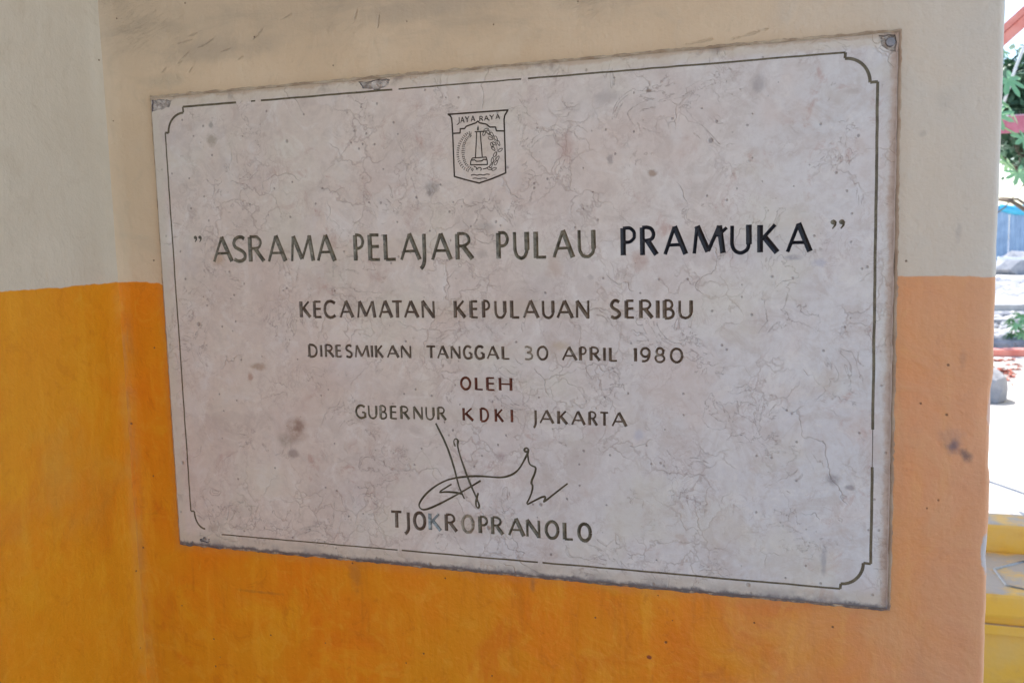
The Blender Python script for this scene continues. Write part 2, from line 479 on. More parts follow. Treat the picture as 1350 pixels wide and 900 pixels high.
SIGN = [[(388.7, 183.0), (401.7, 157.4), (410.4, 131.6), (414.7, 112.7), (417.4, 103.2), (423.3, 90.4)], [(414.3, 157.5), (412.4, 161.4), (414.5, 163.9), (416.9, 162.3), (416.0, 156.8), (420.0, 141.6), (427.9, 118.2), (436.0, 99.6), (440.0, 90.3), (442.7, 83.3), (441.6, 79.7), (438.7, 81.1), (437.6, 86.6), (441.5, 98.8)], [(445.2, 114.4), (422.3, 100.0), (391.4, 82.3), (370.5, 72.4), (363.3, 73.9), (361.7, 80.4), (374.0, 95.8), (392.4, 109.0), (410.3, 116.0), (437.9, 120.0), (457.6, 119.9), (472.2, 119.5), (484.5, 123.3), (493.0, 129.4), (499.2, 138.6), (505.5, 150.5), (507.3, 155.7), (504.5, 158.1), (501.1, 155.4), (503.2, 152.2), (506.3, 154.2)], [(505.5, 152.3), (506.9, 138.9), (511.1, 136.1), (515.8, 134.8), (514.4, 127.7), (508.7, 115.8), (511.7, 111.3), (508.3, 99.4), (501.6, 87.3), (512.5, 93.8), (525.2, 100.5), (526.8, 97.8), (523.8, 92.2), (538.7, 104.8), (554.1, 117.3)], [(407.0, 107.9), (388.1, 95.9), (399.6, 97.8), (412.2, 97.7), (421.0, 96.3)]]
BORDER = [(49.8, 585.6), (50.1, 578.2), (25.2, 553.8), (20.0, 554.7), (21.9, 47.4), (27.2, 47.5), (43.2, 24.0), (53.1, 18.1), (857.2, 18.5), (857.6, 24.1), (880.2, 49.3), (887.6, 49.0), (886.2, 552.5), (879.0, 552.2), (854.7, 578.0), (855.1, 583.9)]
CREST = {'outline': [(417.6, 551.3), (420.6, 549.8), (422.3, 546.9), (422.8, 540.3), (423.2, 519.9), (423.5, 479.4), (440.0, 474.2), (454.3, 470.3), (470.9, 474.8), (487.3, 480.4), (487.2, 496.1), (487.2, 516.2), (487.0, 541.2), (488.0, 545.6), (491.9, 551.3), (417.6, 551.3)], 'arch': [(423.3, 529.1), (432.4, 529.0), (432.8, 533.8), (438.1, 533.7), (440.4, 536.3), (448.7, 538.4), (452.6, 539.4), (454.9, 541.3), (457.0, 539.1), (465.1, 537.1), (469.3, 533.5), (476.4, 533.1), (477.3, 528.8), (486.7, 528.0)], 'flame': [(454.5, 531.2), (453.8, 533.3), (454.8, 536.2), (455.6, 533.2), (454.5, 531.2)], 'top': [(450.7, 529.4), (462.1, 529.1)], 'colL': [(453.1, 529.1), (451.9, 514.2), (450.6, 500.0)], 'colR': [(457.4, 529.0), (458.3, 513.8), (459.1, 500.1)], 'base': [(446.6, 499.4), (464.0, 499.7), (465.1, 495.2), (465.2, 491.1), (444.2, 491.8), (444.7, 496.1), (446.6, 499.4)], 'base2': [(445.2, 497.0), (449.6, 497.2), (451.8, 495.4), (458.4, 495.6), (460.6, 497.3), (465.0, 496.6)], 'sq1': [(448.3, 490.0), (452.6, 487.7), (450.4, 485.8), (454.9, 488.6), (458.1, 486.9), (456.4, 484.5)], 'sq2': [(459.2, 486.2), (463.6, 486.7), (465.8, 488.1)], 'w1': [(444.4, 479.7), (448.0, 480.8), (451.8, 479.1), (455.7, 480.4), (460.1, 479.0), (463.4, 480.3), (467.7, 479.7)], 'w2': [(446.2, 476.0), (450.1, 476.4), (454.4, 475.2), (458.9, 476.0), (464.5, 475.1)]}
RICE = [(447.1, 528.1), (441.6, 529.0), (437.9, 525.6), (434.4, 522.1), (431.5, 517.4), (429.6, 512.4), (428.7, 507.3), (428.5, 502.2), (429.9, 497.0), (432.3, 492.3), (436.1, 488.0), (441.5, 485.2)]
RICE2 = [(446.2, 526.5), (443.3, 524.3), (439.9, 521.5), (437.6, 518.0), (436.0, 514.0), (435.4, 509.0), (435.5, 504.4), (435.9, 499.8), (437.6, 495.6), (439.7, 491.6), (443.3, 488.2), (447.1, 485.7)]
LEAVES = [(462.4, 527.2, 60), (464.9, 530.8, 20), (467.5, 527.4, -60), (470.0, 520.7, -20), (471.8, 525.1, -50), (476.5, 520.3, -60), (474.2, 514.4, -30), (479.6, 514.6, -65), (473.0, 508.9, -50), (481.6, 506.9, 30), (474.9, 502.3, 60), (478.0, 497.6, 55), (471.5, 495.9, 80), (475.7, 492.6, 50), (469.7, 489.9, 60), (473.4, 485.7, 20), (467.9, 486.4, -20), (471.4, 513.1, -70)]
CRESTTXT = [('J',427.9,432.6,541.0,547.1),('A',433.2,438.4,540.6,547.2),('Y',439.0,444.5,540.8,547.5),('A',446.2,451.7,541.3,547.7),('R',456.8,461.8,541.3,546.4),('A',462.6,468.3,541.3,546.6),('Y',469.1,475.1,541.8,547.3),('A',476.7,482.1,542.1,547.6)]

def arc(cx, cy, rx, ry, a0, a1, n=10):
    return [(cx + rx * math.cos(R(a0 + (a1 - a0) * i / n)), cy + ry * math.sin(R(a0 + (a1 - a0) * i / n))) for i in range(n + 1)]
T, t_ = 1.0, .58
GL = {
 'A': [([(0, 0), (.47, 1)], t_), ([(.47, 1.02), (1, 0)], T), ([(.19, .34), (.82, .34)], t_ * .85)],
 'B': [([(.03, 0), (.03, 1)], T), ([(.03, 1)] + arc(.45, .76, .42, .24, 90, -90, 7) + [(.03, .52)], t_), ([(.03, .52)] + arc(.5, .26, .5, .26, 90, -90, 8) + [(.03, 0)], t_ * 1.2)],
 'C': [([(1, .86), (.8, .97)] + arc(.52, .5, .52, .5, 80, 280, 14) + [(.8, .03), (1, .15)], T * .9)],
 'D': [([(.04, 0), (.04, 1)], T), ([(.04, 1), (.4, 1)] + arc(.4, .5, .6, .5, 90, -90, 12) + [(.04, 0)], t_ * 1.3)],
 'E': [([(.06, 0), (.06, 1)], T), ([(.06, .98), (.97, .98)], t_), ([(.06, .53), (.95, .53)], t_), ([(.06, .02), (1, .02)], t_)],
 'G': [([(.93, .86), (.75, .97)] + arc(.5, .5, .5, .5, 75, 290, 14) + [(.8, .05), (.95, .12)], T * .85), ([(.95, .05), (.95, .46)], T), ([(.62, .46), (.95, .46)], t_)],
 'H': [([(.05, 0), (.05, 1)], T), ([(.95, 0), (.95, 1)], T), ([(.05, .5), (.95, .5)], t_ * .8)],
 'I': [([(.5, 0), (.5, 1)], T)],
 'J': [([(.9, 1), (.9, .12), (.85, -.05), (.65, -.2), (.35, -.3), (.05, -.36)], T * .85)],
 'K': [([(.05, 0), (.05, 1)], T), ([(.88, 1), (.12, .46)], t_), ([(.28, .58), (1, 0)], T)],
 'L': [([(.06, 0), (.06, 1)], T), ([(.06, .02), (1, .02)], t_)],
 'M': [([(.03, 0), (.13, 1)], t_), ([(.13, 1), (.5, .08)], T), ([(.5, .08), (.87, 1)], t_), ([(.87, 1), (1, 0)], T)],
 'N': [([(.03, 0), (.03, 1)], t_), ([(.03, 1), (.97, .02)], T), ([(.97, 1), (.97, -.03)], t_)],
 'O': [(arc(.5, .5, .5, .5, 0, 360, 22), T * .82)],
 'P': [([(.06, 0), (.06, 1)], T), ([(.06, 1), (.45, 1)] + arc(.45, .74, .55, .26, 90, -90, 8) + [(.06, .48)], t_)],
 'R': [([(.05, 0), (.05, 1)], T), ([(.05, 1), (.4, 1)] + arc(.4, .76, .42, .24, 90, -90, 8) + [(.05, .52)], t_), ([(.42, .5), (1, 0)], T)],
 'S': [([(.93, .9), (.72, .99), (.42, 1), (.16, .9), (.06, .74), (.16, .6), (.42, .51), (.72, .42), (.94, .28), (.9, .12), (.66, .01), (.34, 0), (.02, .1)], T * .8)],
 'T': [([(0, .98), (1, .98)], t_), ([(.52, 0), (.52, 1)], T)],
 'U': [([(.03, 1), (.03, .35)] + arc(.5, .33, .46, .33, 180, 360, 10) + [(.96, .35), (.96, 1)], t_ * 1.1), ([(.96, .3), (.96, 1)], T)],
 'Y': [([(0, 1), (.5, .5)], T), ([(1, 1), (.5, .5)], t_), ([(.5, .5), (.5, 0)], T)],
 '0': [(arc(.5, .5, .5, .5, 0, 360, 20), T * .8)],
 '1': [([(.1, .84), (.6, .98)], t_), ([(.68, 0), (.68, 1)], T)],
 '3': [([(.05, .96), (.4, 1), (.8, .9), (.86, .74), (.7, .58), (.4, .53), (.75, .48), (.98, .3), (.86, .08), (.5, 0), (.05, .04)], T * .7)],
 '8': [(arc(.5, .75, .38, .25, 0, 360, 14), T * .7), (arc(.5, .26, .5, .26, 0, 360, 16), T * .7)],
 '9': [(arc(.5, .68, .46, .32, 0, 360, 16), T * .75), ([(.97, .68), (.92, .36), (.7, .12), (.4, .02), (.12, .03)], T * .75)],
}

polys = []      # (glyph id, polygon)
clines = []     # centre lines of the V cut
gl_info = {}    # glyph id -> (name, material key, depth, label)

def add_stroke(gid, pts, wd, join=True):
    n = len(pts)
    ws = wd if isinstance(wd, (list, tuple)) else [wd] * n
    for i in range(n - 1):
        a, b = Vector(pts[i]), Vector(pts[i + 1])
        d = b - a
        if d.length < 1e-5:
            continue
        d.normalize()
        p = Vector((-d.y, d.x))
        ea = ws[i] * .45 if i == 0 else 0
        eb = ws[i + 1] * .45 if i == n - 2 else 0
        if (b - a).length > ea + eb + .3:
            clines.append((a + d * ea, b - d * eb))
        wa, wb = ws[i] / 2, ws[i + 1] / 2
        polys.append((gid, [a - p * wa, b - p * wb, b + p * wb, a + p * wa]))
        if join and 0 < i:
            r = wa * .98
            polys.append((gid, [a + Vector((math.cos(k * math.pi / 3 + i), math.sin(k * math.pi / 3 + i))) * r for k in range(6)]))

gid = 0
def new_glyph(name, mat, depth, label=None):
    global gid
    gid += 1
    gl_info[gid] = (name, mat, depth, label)
    return gid

WID = {'title': (5.8, 0), 'kec': (4.5, 0), 'dir': (3.6, 0), 'oleh': (3.6, 0), 'gub': (3.5, 0), 'tjo': (4.9, 0)}
rnd = random.Random(11)
for ln, items in LINES.items():
    for k, (ch, x0, x1, z0, z1) in enumerate(items):
        mk, lab, dep = 'olive', None, .0016
        tw = WID[ln][0]
        if ln == 'title':
            if k >= 18:
                mk, lab, tw = 'black', 'capital %s freshly repainted in solid black' % ch, 6.1
            elif 13 <= k < 18:
                mk = 'olive'
        elif ln in ('kec', 'dir'):
            mk = 'brown'
            if ln == 'dir' and ch == '3':
                mk, lab = 'pale', 'worn figure 3 with most of its paint gone'
            elif ln == 'dir' and ch == 'A' and k == 11:
                mk = 'brown'
        elif ln == 'oleh':
            mk, lab = 'red', 'small capital %s in reddish brown paint' % ch
        elif ln == 'gub':
            mk = 'olive2'
            if 8 <= k <= 11:
                mk, lab = 'red', 'small capital %s in reddish brown paint' % ch
            if 12 <= k:
                mk = 'brown'
        elif ln == 'tjo':
            mk = 'brown'
            if k == 3:
                mk, lab = 'blue', 'letter K with pale grey-blue patched fill'
            if k == 5:
                mk, lab = 'pale', 'letter O with its paint almost gone'
            if k >= 6:
                mk = 'olive'
        g = new_glyph('engraved_letter', mk, dep, lab)
        hw = tw * .42
        if ch in 'AMNKRLETIS3189':
            hw *= .8
        wx = max(.1, x1 - x0 - 2 * hw)
        for pts, wf in GL[ch]:
            j = lambda: rnd.uniform(-.012, .012)
            P = [(x0 + hw + (px + j()) * wx, z0 + (pz + j()) * (z1 - z0)) for px, pz in pts]
            wv = tw * (.40 + .60 * (wf - .3) / .7) if wf < 1 else tw
            add_stroke(g, P, wv * rnd.uniform(.93, 1.07))
        if ln == 'title' and k == 21:
            add_stroke(g, [(725.5, 402), (730, 404), (737, 410.5)], 3.6)
        if ln == 'tjo' and k == 5:
            pass
# quote marks: two commas each
for cx, cz in ((56.5, 417.6), (845.5, 412.8)):
    s = 1.0 if cx < 100 else 1.15
    for q in (0, 1):
        g = new_glyph('engraved_quote_mark', 'olive', .0014)
        x = cx + q * 7.2 * s
        c = [(x + 2.6 * s * math.cos(a * math.pi / 4), cz + 2.4 * s * math.sin(a * math.pi / 4)) for a in range(8)]
        polys.append((g, [Vector(p) for p in c]))
        add_stroke(g, [(x + 1.6 * s, cz + .5), (x + 1.4 * s, cz - 3 * s), (x - .9 * s, cz - 6 * s)], [2.6 * s, 2.0 * s, .9 * s])
# signature
g = new_glyph('engraved_signature', 'sign', .0014)
def smooth_pts(P, it=2):
    for _ in range(it):
        Q = [P[0]]
        for a, b in zip(P, P[1:]):
            Q.append((a[0] * .75 + b[0] * .25, a[1] * .75 + b[1] * .25))
            Q.append((a[0] * .25 + b[0] * .75, a[1] * .25 + b[1] * .75))
        Q.append(P[-1])
        P = Q
    return P
SIGN[1][:4] = [(413.4, 155.5), (411.2, 161.2), (413.9, 165.4), (417.9, 163.2)]
for i, s_ in enumerate(SIGN):
    P = smooth_pts(s_, 2) if i in (1, 2) else smooth_pts(s_, 1)
    add_stroke(g, P, [(1.8 if i == 1 and k < 14 else 2.4) + .4 * math.sin(k * .5 + i) for k in range(len(P))])
# crest
g = new_glyph('engraved_emblem', 'dark', .0010, 'engraved coat of arms: pointed shield with a monument between rice and cotton, waves below')
add_stroke(g, CREST['outline'], 1.9)
add_stroke(g, CREST['arch'], 1.75)
for k in ('top', 'colL', 'colR', 'base', 'base2'):
    add_stroke(g, CREST[k], 1.4)
for k in ('sq1', 'sq2', 'w1', 'w2'):
    add_stroke(g, smooth_pts(CREST[k], 1), 1.2)
polys.append((g, [Vector(p) for p in [(453.6, 530.5), (455.6, 530.5), (456.0, 533), (455.1, 537), (453.6, 533.2)]]))
for P in (RICE, RICE2):
    P = smooth_pts(P, 1)
    for i in range(0, len(P) - 1):
        a, b = Vector(P[i]), Vector(P[i + 1])
        d = (b - a)
        if d.length < .3:
            continue
        d.normalize()
        nn = Vector((-d.y, d.x))
        c = (a + b) / 2
        for sg in (-1, 1):
            jx = rnd.uniform(.8, 1.5)
            add_stroke(g, [c + nn * sg * .3, c + d * .9 + nn * sg * 1.3 * jx], [1.25, .9], join=False)
for x, z, a in LEAVES:
    e = []
    for k in range(13):
        q = 2 * math.pi * k / 12
        u, v = 3.1 * math.cos(q), 1.25 * math.sin(q) * (1.1 - .35 * math.cos(q))
        e.append((x + u * math.cos(R(a)) - v * math.sin(R(a)), z + u * math.sin(R(a)) + v * math.cos(R(a))))
    add_stroke(g, e, .95, join=False)
stem = [(459, 486), (467, 488), (473, 493), (477, 501), (478, 510), (475, 519), (469, 526), (463, 528)]
add_stroke(g, smooth_pts(stem, 1), .5)
for ch, x0, x1, z0, z1 in CRESTTXT:
    for pts, wf in GL[ch]:
        P = [(x0 + .4 + px * (x1 - x0 - .8), z0 + pz * (z1 - z0)) for px, pz in pts]
        add_stroke(g, P, 1.35 if wf > .9 else 1.05)
# border line, with the stretches where it has worn away
b = BORDER
def quarter(p, q, bulge, n=9):
    p, q = Vector(p), Vector(q)
    mid = (p + q) / 2
    d = q - p
    out = []
    for i in range(n + 1):
        t = i / n
        ang = math.pi / 2 * t
        out.append(p + d * 0)
    # quarter ellipse from p to q, leaving p along bulge axis
    if bulge == 'x':   # leaves p horizontally, arrives vertically
        return [(p.x + d.x * math.sin(math.pi / 2 * i / n), p.y + d.y * (1 - math.cos(math.pi / 2 * i / n))) for i in range(n + 1)]
    return [(p.x + d.x * (1 - math.cos(math.pi / 2 * i / n)), p.y + d.y * math.sin(math.pi / 2 * i / n)) for i in range(n + 1)]
def wav(p, q, amp=.25):
    p, q = Vector(p), Vector(q)
    n = max(2, int((q - p).length / 14))
    return [p.lerp(q, i / n) + Vector((rnd.uniform(-amp, amp), rnd.uniform(-amp, amp))) * (0 < i < n) for i in range(n + 1)]
def lerp(p, q, t):
    return tuple(Vector(p).lerp(Vector(q), t))
g = new_glyph('border_groove', 'sign', 0.00)
add_stroke(g, [b[0], b[1]] , 2.66)
add_stroke(g, quarter(b[1], b[2], 'x'), 2.96)
add_stroke(g, [b[2], b[3]], 2.50)
add_stroke(g, wav(b[3], b[4]), 2.03)
add_stroke(g, [b[4], b[5]], 2.34)
add_stroke(g, quarter(b[5], b[6], 'y'), 2.50)
add_stroke(g, wav(lerp(b[7], b[8], .02), lerp(b[7], b[8], .345)), 1.71)
add_stroke(g, wav(lerp(b[7], b[8], .352), lerp(b[7], b[8], .575)), 2.03)
add_stroke(g, wav(lerp(b[7], b[8], .582), b[8]), 2.18)
add_stroke(g, [b[8], b[9]], 2.81)
add_stroke(g, quarter(b[9], b[10], 'x'), 3.44)
add_stroke(g, [b[10], b[11]], 2.96)
add_stroke(g, wav(b[11], lerp(b[11], b[12], .21)), 2.96)
add_stroke(g, wav(lerp(b[11], b[12], .21), lerp(b[11], b[12], .29)), 0.77)
add_stroke(g, wav(lerp(b[11], b[12], .29), b[12]), 2.96)
add_stroke(g, [b[12], b[13]], 2.96)
add_stroke(g, quarter(b[13], b[14], 'y'), 3.28)
add_stroke(g, [b[14], b[15]], 2.96)
add_stroke(g, wav(b[15], lerp(b[15], b[0], .42)), 2.03)
add_stroke(g, wav(lerp(b[15], b[0], .43), lerp(b[15], b[0], .62)), 1.72)
add_stroke(g, wav(lerp(b[15], b[0], .63), lerp(b[15], b[0], .855)), 2.34)
add_stroke(g, wav(lerp(b[15], b[0], .865), lerp(b[15], b[0], .873)), 1.88)
add_stroke(g, wav(lerp(b[15], b[0], .90), b[0]), 2.66)
# broken spots along the rim
def blob(pts, jit, sub=4):
    out = []
    for i in range(len(pts)):
        a, c = Vector(pts[i]), Vector(pts[(i + 1) % len(pts)])
        for k in range(sub):
            out.append(a.lerp(c, k / sub) + Vector((rnd.uniform(-jit, jit), rnd.uniform(-jit, jit))))
    return out
chips = []
def chip(pts, jit=1.0, label=None):
    g = new_glyph('broken_edge', 'chip', .0035, label)
    pl = blob(pts, jit)
    polys.append((g, pl))
    chips.append((g, pl))
chip([(1.5, 597), (20, 597.5), (34, 595), (30, 588), (18, 585), (2, 583)], 1.2, 'grey broken corner at the top left of the stone')
chip([(304, 597), (325, 598), (345, 597.5), (342, 590), (333, 588), (327, 583.5), (321, 588), (309, 590)], 1.2, 'crumbled pale chip in the top edge')
chip([(887, 597.5), (902.5, 598), (903, 580), (896, 582), (890, 588)], 1.0, 'grey broken corner at the top right of the stone')
chip([(34, 6), (48, 4), (50, 10), (42, 12), (33, 10)], 1.0, 'dark pit in the bottom edge')

# stone outline with worn edges
OUT = []
def side(p, q, amp):
    p, q = Vector(p), Vector(q)
    n = int((q - p).length / 6)
    nn = Vector((-(q - p).y, (q - p).x)).normalized()
    for i in range(n):
        v = p.lerp(q, i / n)
        f = noise.noise(Vector((v.x * .05, v.y * .05, 3))) * amp + noise.noise(Vector((v.x * .25, v.y * .25, 8))) * amp * .6
        OUT.append(v + nn * (f if i else 0))
side((0, 0), (905, 0), .9)
side((905, 0), (905, 600), .7)
side((905, 600), (0, 600), .7)
side((0, 600), (0, 0), 1.0)
OUT = [Vector((min(905.5, max(-.8, v.x)), min(600.6, max(-.6, v.y)))) for v in OUT]

# ---- triangulate everything once
cv, cf, fid = [], [], []
def addp(pts, k):
    # enforce counter-clockwise order
    area = sum(pts[i].x * pts[(i + 1) % len(pts)].y - pts[(i + 1) % len(pts)].x * pts[i].y for i in range(len(pts)))
    if area < 0:
        pts = pts[::-1]
    i0 = len(cv)
    cv.extend(Vector((p[0], p[1])) for p in pts)
    cf.append(list(range(i0, i0 + len(pts))))
    fid.append(k)
# inset ring for the arris
INS = []
for i, v in enumerate(OUT):
    c = Vector((452.5, 300))
    INS.append(Vector((max(1.3, min(903.9, v.x)), max(1.3, min(598.8, v.y)))) if True else v)
addp([Vector(v) for v in INS], 0)
for k, p in polys:
    addp([Vector(v) for v in p], k)
for g_, pl in chips:
    xs = [p.x for p in pl]; ys = [p.y for p in pl]
    for _ in range(60):
        cv.append(Vector((rnd.uniform(min(xs), max(xs)), rnd.uniform(min(ys), max(ys)))))
ce = []
for a, c in clines:
    cv.append(Vector(a)); cv.append(Vector(c))
    ce.append((len(cv) - 2, len(cv) - 1))
segs_in = list(ce)
for f in cf:
    segs_in += [(f[i], f[(i + 1) % len(f)]) for i in range(len(f))]
ov, oe, of, _, _, off = delaunay_2d_cdt(cv, segs_in, [], 0, 1e-4)
of = [list(f) for f in of]
# which cut, if any, each triangle lies in
GRID = {}
for k, p in polys:
    a2 = sum(p[i].x * p[(i + 1) % len(p)].y - p[(i + 1) % len(p)].x * p[i].y for i in range(len(p)))
    q = list(p) if a2 > 0 else list(p)[::-1]
    x0, x1 = min(v.x for v in q), max(v.x for v in q)
    y0, y1 = min(v.y for v in q), max(v.y for v in q)
    for gx in range(int(x0 // 8), int(x1 // 8) + 1):
        for gy in range(int(y0 // 8), int(y1 // 8) + 1):
            GRID.setdefault((gx, gy), []).append((k, q))
def inside(q, x, y):
    c = False
    j = len(q) - 1
    for i in range(len(q)):
        if (q[i].y > y) != (q[j].y > y) and x < (q[j].x - q[i].x) * (y - q[i].y) / (q[j].y - q[i].y) + q[i].x:
            c = not c
        j = i
    return c
owner, keep = [], []
for f in of:
    x = sum(ov[i].x for i in f) / len(f)
    y = sum(ov[i].y for i in f) / len(f)
    if (x < 4 or x > 901 or y < 4 or y > 596) and not inside(INS, x, y):
        continue
    w_ = 0
    for k, q in GRID.get((int(x // 8), int(y // 8)), ()):
        if inside(q, x, y):
            w_ = k if w_ == 0 else min(w_, k)
    keep.append(f)
    owner.append(w_)
of = keep

# ------------------------------------------------------------------ stone material
def stone_material():
    g = NT('marble_stone')
    X, Z = g.x, g.z
    wv = g.warp(9, .05)
    big = g.noise(3.5, 4, .6, .5)
    mid = g.noise(16, 6, .65, .8)
    fine = g.noise(95, 6, .7)
    cool_light = g.mr(g.M('ADD', g.M('SUBTRACT', g.M('MULTIPLY', X, .8), g.M('MULTIPLY', Z, .35)), g.M('MULTIPLY', g.M('SUBTRACT', big, .5), .9)), .05, .75)  # blue skylight and lens veil put into the stone colour, lower right
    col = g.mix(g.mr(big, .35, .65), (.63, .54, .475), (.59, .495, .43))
    col = g.mix(cool_light, col, g.mix(g.mr(big, .35, .65), (.595, .59, .62), (.575, .56, .57)))
    col = g.mix(g.M('MULTIPLY', g.mr(mid, .50, .70), .5), col, (.47, .385, .345))
    col = g.mix(g.M('MULTIPLY', g.mr(mid, .48, .30), .40), col, (.64, .60, .575))
    col = g.mix(g.M('MULTIPLY', g.mr(fine, .40, .70), .26), col, (.42, .35, .31))
    cloud = g.noise(22, 5, .7, 1.2, off=(6, 6, 1))
    col = g.mix(g.M('MULTIPLY', g.mr(cloud, .51, .62), .34), col, (.44, .365, .325))
    col = g.mix(g.M('MULTIPLY', g.mr(cloud, .47, .36), .38), col, (.70, .66, .62))
    # fossil-like cells: pale and pinkish patches with thin curly outlines
    cellv = g.warp(45, .040)
    cd = g.vor(26, 'DISTANCE_TO_EDGE', cellv)
    cc = g.vor(26, 'F1', cellv, 'Color')
    sepc = g.t.nodes.new('ShaderNodeSeparateColor')
    g.t.links.new(cc, sepc.inputs[0])
    col = g.mix(g.M('MULTIPLY', g.mr(sepc.outputs[0], .6, 1.), .16), col, (.68, .65, .64))
    col = g.mix(g.M('MULTIPLY', g.mr(sepc.outputs[1], .7, 1.), .16), col, (.46, .35, .33))
    m1 = g.mr(g.noise(8, 4, .6, off=(3, 1, 2)), .46, .60)
    v1 = g.M('MULTIPLY', g.mr(cd, 0, .05, 1, 0), m1)
    col = g.mix(g.M('MULTIPLY', v1, .36), col, (.27, .19, .165))
    # curly hairlines
    iso = g.noise(19, 4, .62, 1.6, off=(9, 4, 4))
    i1 = g.M('MULTIPLY', g.mr(g.M('ABSOLUTE', g.M('SUBTRACT', iso, .5)), 0, .013, 1, 0), g.mr(g.noise(12, 4, .6, off=(5, 5, 5)), .50, .58))
    col = g.mix(g.M('MULTIPLY', i1, .44), col, (.24, .17, .15))
    iso2 = g.noise(48, 4, .62, 1.5, off=(1, 7, 2))
    i2 = g.M('MULTIPLY', g.mr(g.M('ABSOLUTE', g.M('SUBTRACT', iso2, .5)), 0, .034, 1, 0), g.mr(g.noise(14, 4, .6, off=(8, 2, 6)), .50, .58))
    col = g.mix(g.M('MULTIPLY', i2, .28), col, (.33, .22, .19))
    sm = g.noise(1, 6, .7, .8, vec=g.V('MULTIPLY', g.tc, (70, 70, 45)))
    col = g.mix(g.M('MULTIPLY', g.mr(sm, .55, .72), .16), col, (.40, .30, .27))
    col = g.mix(g.M('MULTIPLY', g.mr(sm, .45, .30), .16), col, (.70, .68, .67))
    # long cracks in the stone
    lv = g.vor(7, 'DISTANCE_TO_EDGE', g.warp(24, .06))
    l1 = g.M('MULTIPLY', g.mr(lv, 0, .008, 1, 0), g.mr(g.noise(9, 4, .6, off=(1, 1, 8)), .53, .60))
    col = g.mix(g.M('MULTIPLY', l1, .25), col, (.22, .17, .17))
    # pink-brown mineral clouds
    cl = g.M('MULTIPLY', g.mr(g.noise(30, 6, .7, .6, off=(2, 8, 1)), .54, .70), g.mr(g.noise(5, 3, .6, off=(6, 1, 1)), .45, .62))
    col = g.mix(g.M('MULTIPLY', cl, .68), col, (.42, .25, .21))
    df, cfk = g.vor(19, vec=g.warp(45, .040), out='both')
    rf = g.t.nodes.new('ShaderNodeSeparateColor')
    g.t.links.new(cfk, rf.inputs[0])
    fk = g.M('MULTIPLY', g.mr(df, .14, .22, 1, 0), g.M('LESS_THAN', rf.outputs[0], .09))
    col = g.mix(g.M('MULTIPLY', fk, g.M('ADD', .25, g.M('MULTIPLY', rf.outputs[1], .45))), col, g.mix(rf.outputs[2], (.34, .20, .13), (.24, .21, .22)))
    tint = g.noise(7, 3, .6, off=(9, 9, 2))
    col = g.mix(g.M('MULTIPLY', g.mr(tint, .52, .66), .35), col, (.58, .455, .40))
    col = g.mix(g.M('MULTIPLY', g.mr(tint, .48, .34), .42), col, (.60, .56, .47))
    # pale scraped haze
    pz = g.mr(g.noise(1, 5, .6, .4, vec=g.stretch(16, 16, 7), off=(4, 0, 0)), .56, .75)
    col = g.mix(g.M('MULTIPLY', pz, .35), col, (.66, .64, .64))
    # pits
    d, c = g.vor(75, out='both')
    rs = g.t.nodes.new('ShaderNodeSeparateColor')
    g.t.links.new(c, rs.inputs[0])
    pit = g.M('MULTIPLY', g.mr(g.M('ADD', d, g.M('MULTIPLY', rs.outputs[1], .12)), .12, .26, 1, 0), g.M('LESS_THAN', rs.outputs[0], .028))
    d2, c2 = g.vor(190, out='both')
    rs2 = g.t.nodes.new('ShaderNodeSeparateColor')
    g.t.links.new(c2, rs2.inputs[0])
    pit2 = g.M('MULTIPLY', g.mr(d2, .2, .35, 1, 0), g.M('LESS_THAN', rs2.outputs[0], .03))
    pits = g.M('MAXIMUM', pit, g.M('MULTIPLY', pit2, .8))
    col = g.mix(g.M('MULTIPLY', pits, .55), col, (.13, .10, .10))
    def st(cx, cz, rx, rz, k, c, **kw):
        nonlocal col
        q = dict(nscale=70, soft=.75, wob=.75)
        q.update(kw)
        if k > .5 and rx > 8:
            k = g.M('MULTIPLY', g.mr(g.noise(130, 4, .65), .36, .60, .35, 1.0), k)
            rx, rz = rx * 1.15, rz * 1.15
        elif q['wob'] > .5:
            k, rx, rz = min(.92, k * 1.3), rx * 1.12, rz * 1.12
        col = g.mix(g.M('MULTIPLY', g.ell(cx / 1e3, cz / 1e3, rx / 1e3, rz / 1e3, **q), k), col, c)
    st(192, 166, 17, 20, .78, (.30, .20, .15))
    st(197, 172, 9, 11, .45, (.24, .15, .12), nscale=120, seed=3)
    st(176, 152, 16, 12, .62, (.27, .21, .16), seed=2)
    st(187, 136, 9, 9, .5, (.24, .19, .18), seed=2)
    st(848, 139, 9, 8, .75, (.20, .17, .18), nscale=120)
    st(866, 131, 8, 3.5, .55, (.24, .21, .22), nscale=120, seed=1)
    st(395, 468, 12, 9, .45, (.26, .22, .20), nscale=110)
    st(391, 462, 5, 5, .5, (.18, .15, .14), nscale=140, seed=4)
    st(90, 541, 9, 10, .5, (.30, .24, .18), nscale=110)
    st(91, 560, 4.5, 5.5, .45, (.20, .19, .17), nscale=150)
    st(141, 249, 17, 6, .5, (.33, .22, .15), nscale=70)
    st(128, 235, 5, 9, .5, (.33, .18, .13), nscale=100, seed=4)
    st(457, 420, 14, 9, .4, (.32, .27, .24), seed=2)
    st(456, 388, 9, 7, .35, (.34, .28, .25), seed=6)
    st(549, 281, 15, 8, .4, (.42, .30, .18), seed=3)
    st(607, 558, 17, 9, .4, (.36, .31, .29), seed=3)
    st(654, 561, 4.5, 2.5, .7, (.22, .15, .11), nscale=150)
    st(657, 472, 6, 5, .6, (.30, .20, .14), nscale=130)
    st(610, 490, 4.5, 7, .5, (.26, .21, .20), nscale=130)
    st(542, 372, 13, 16, .35, (.42, .28, .22), seed=5)
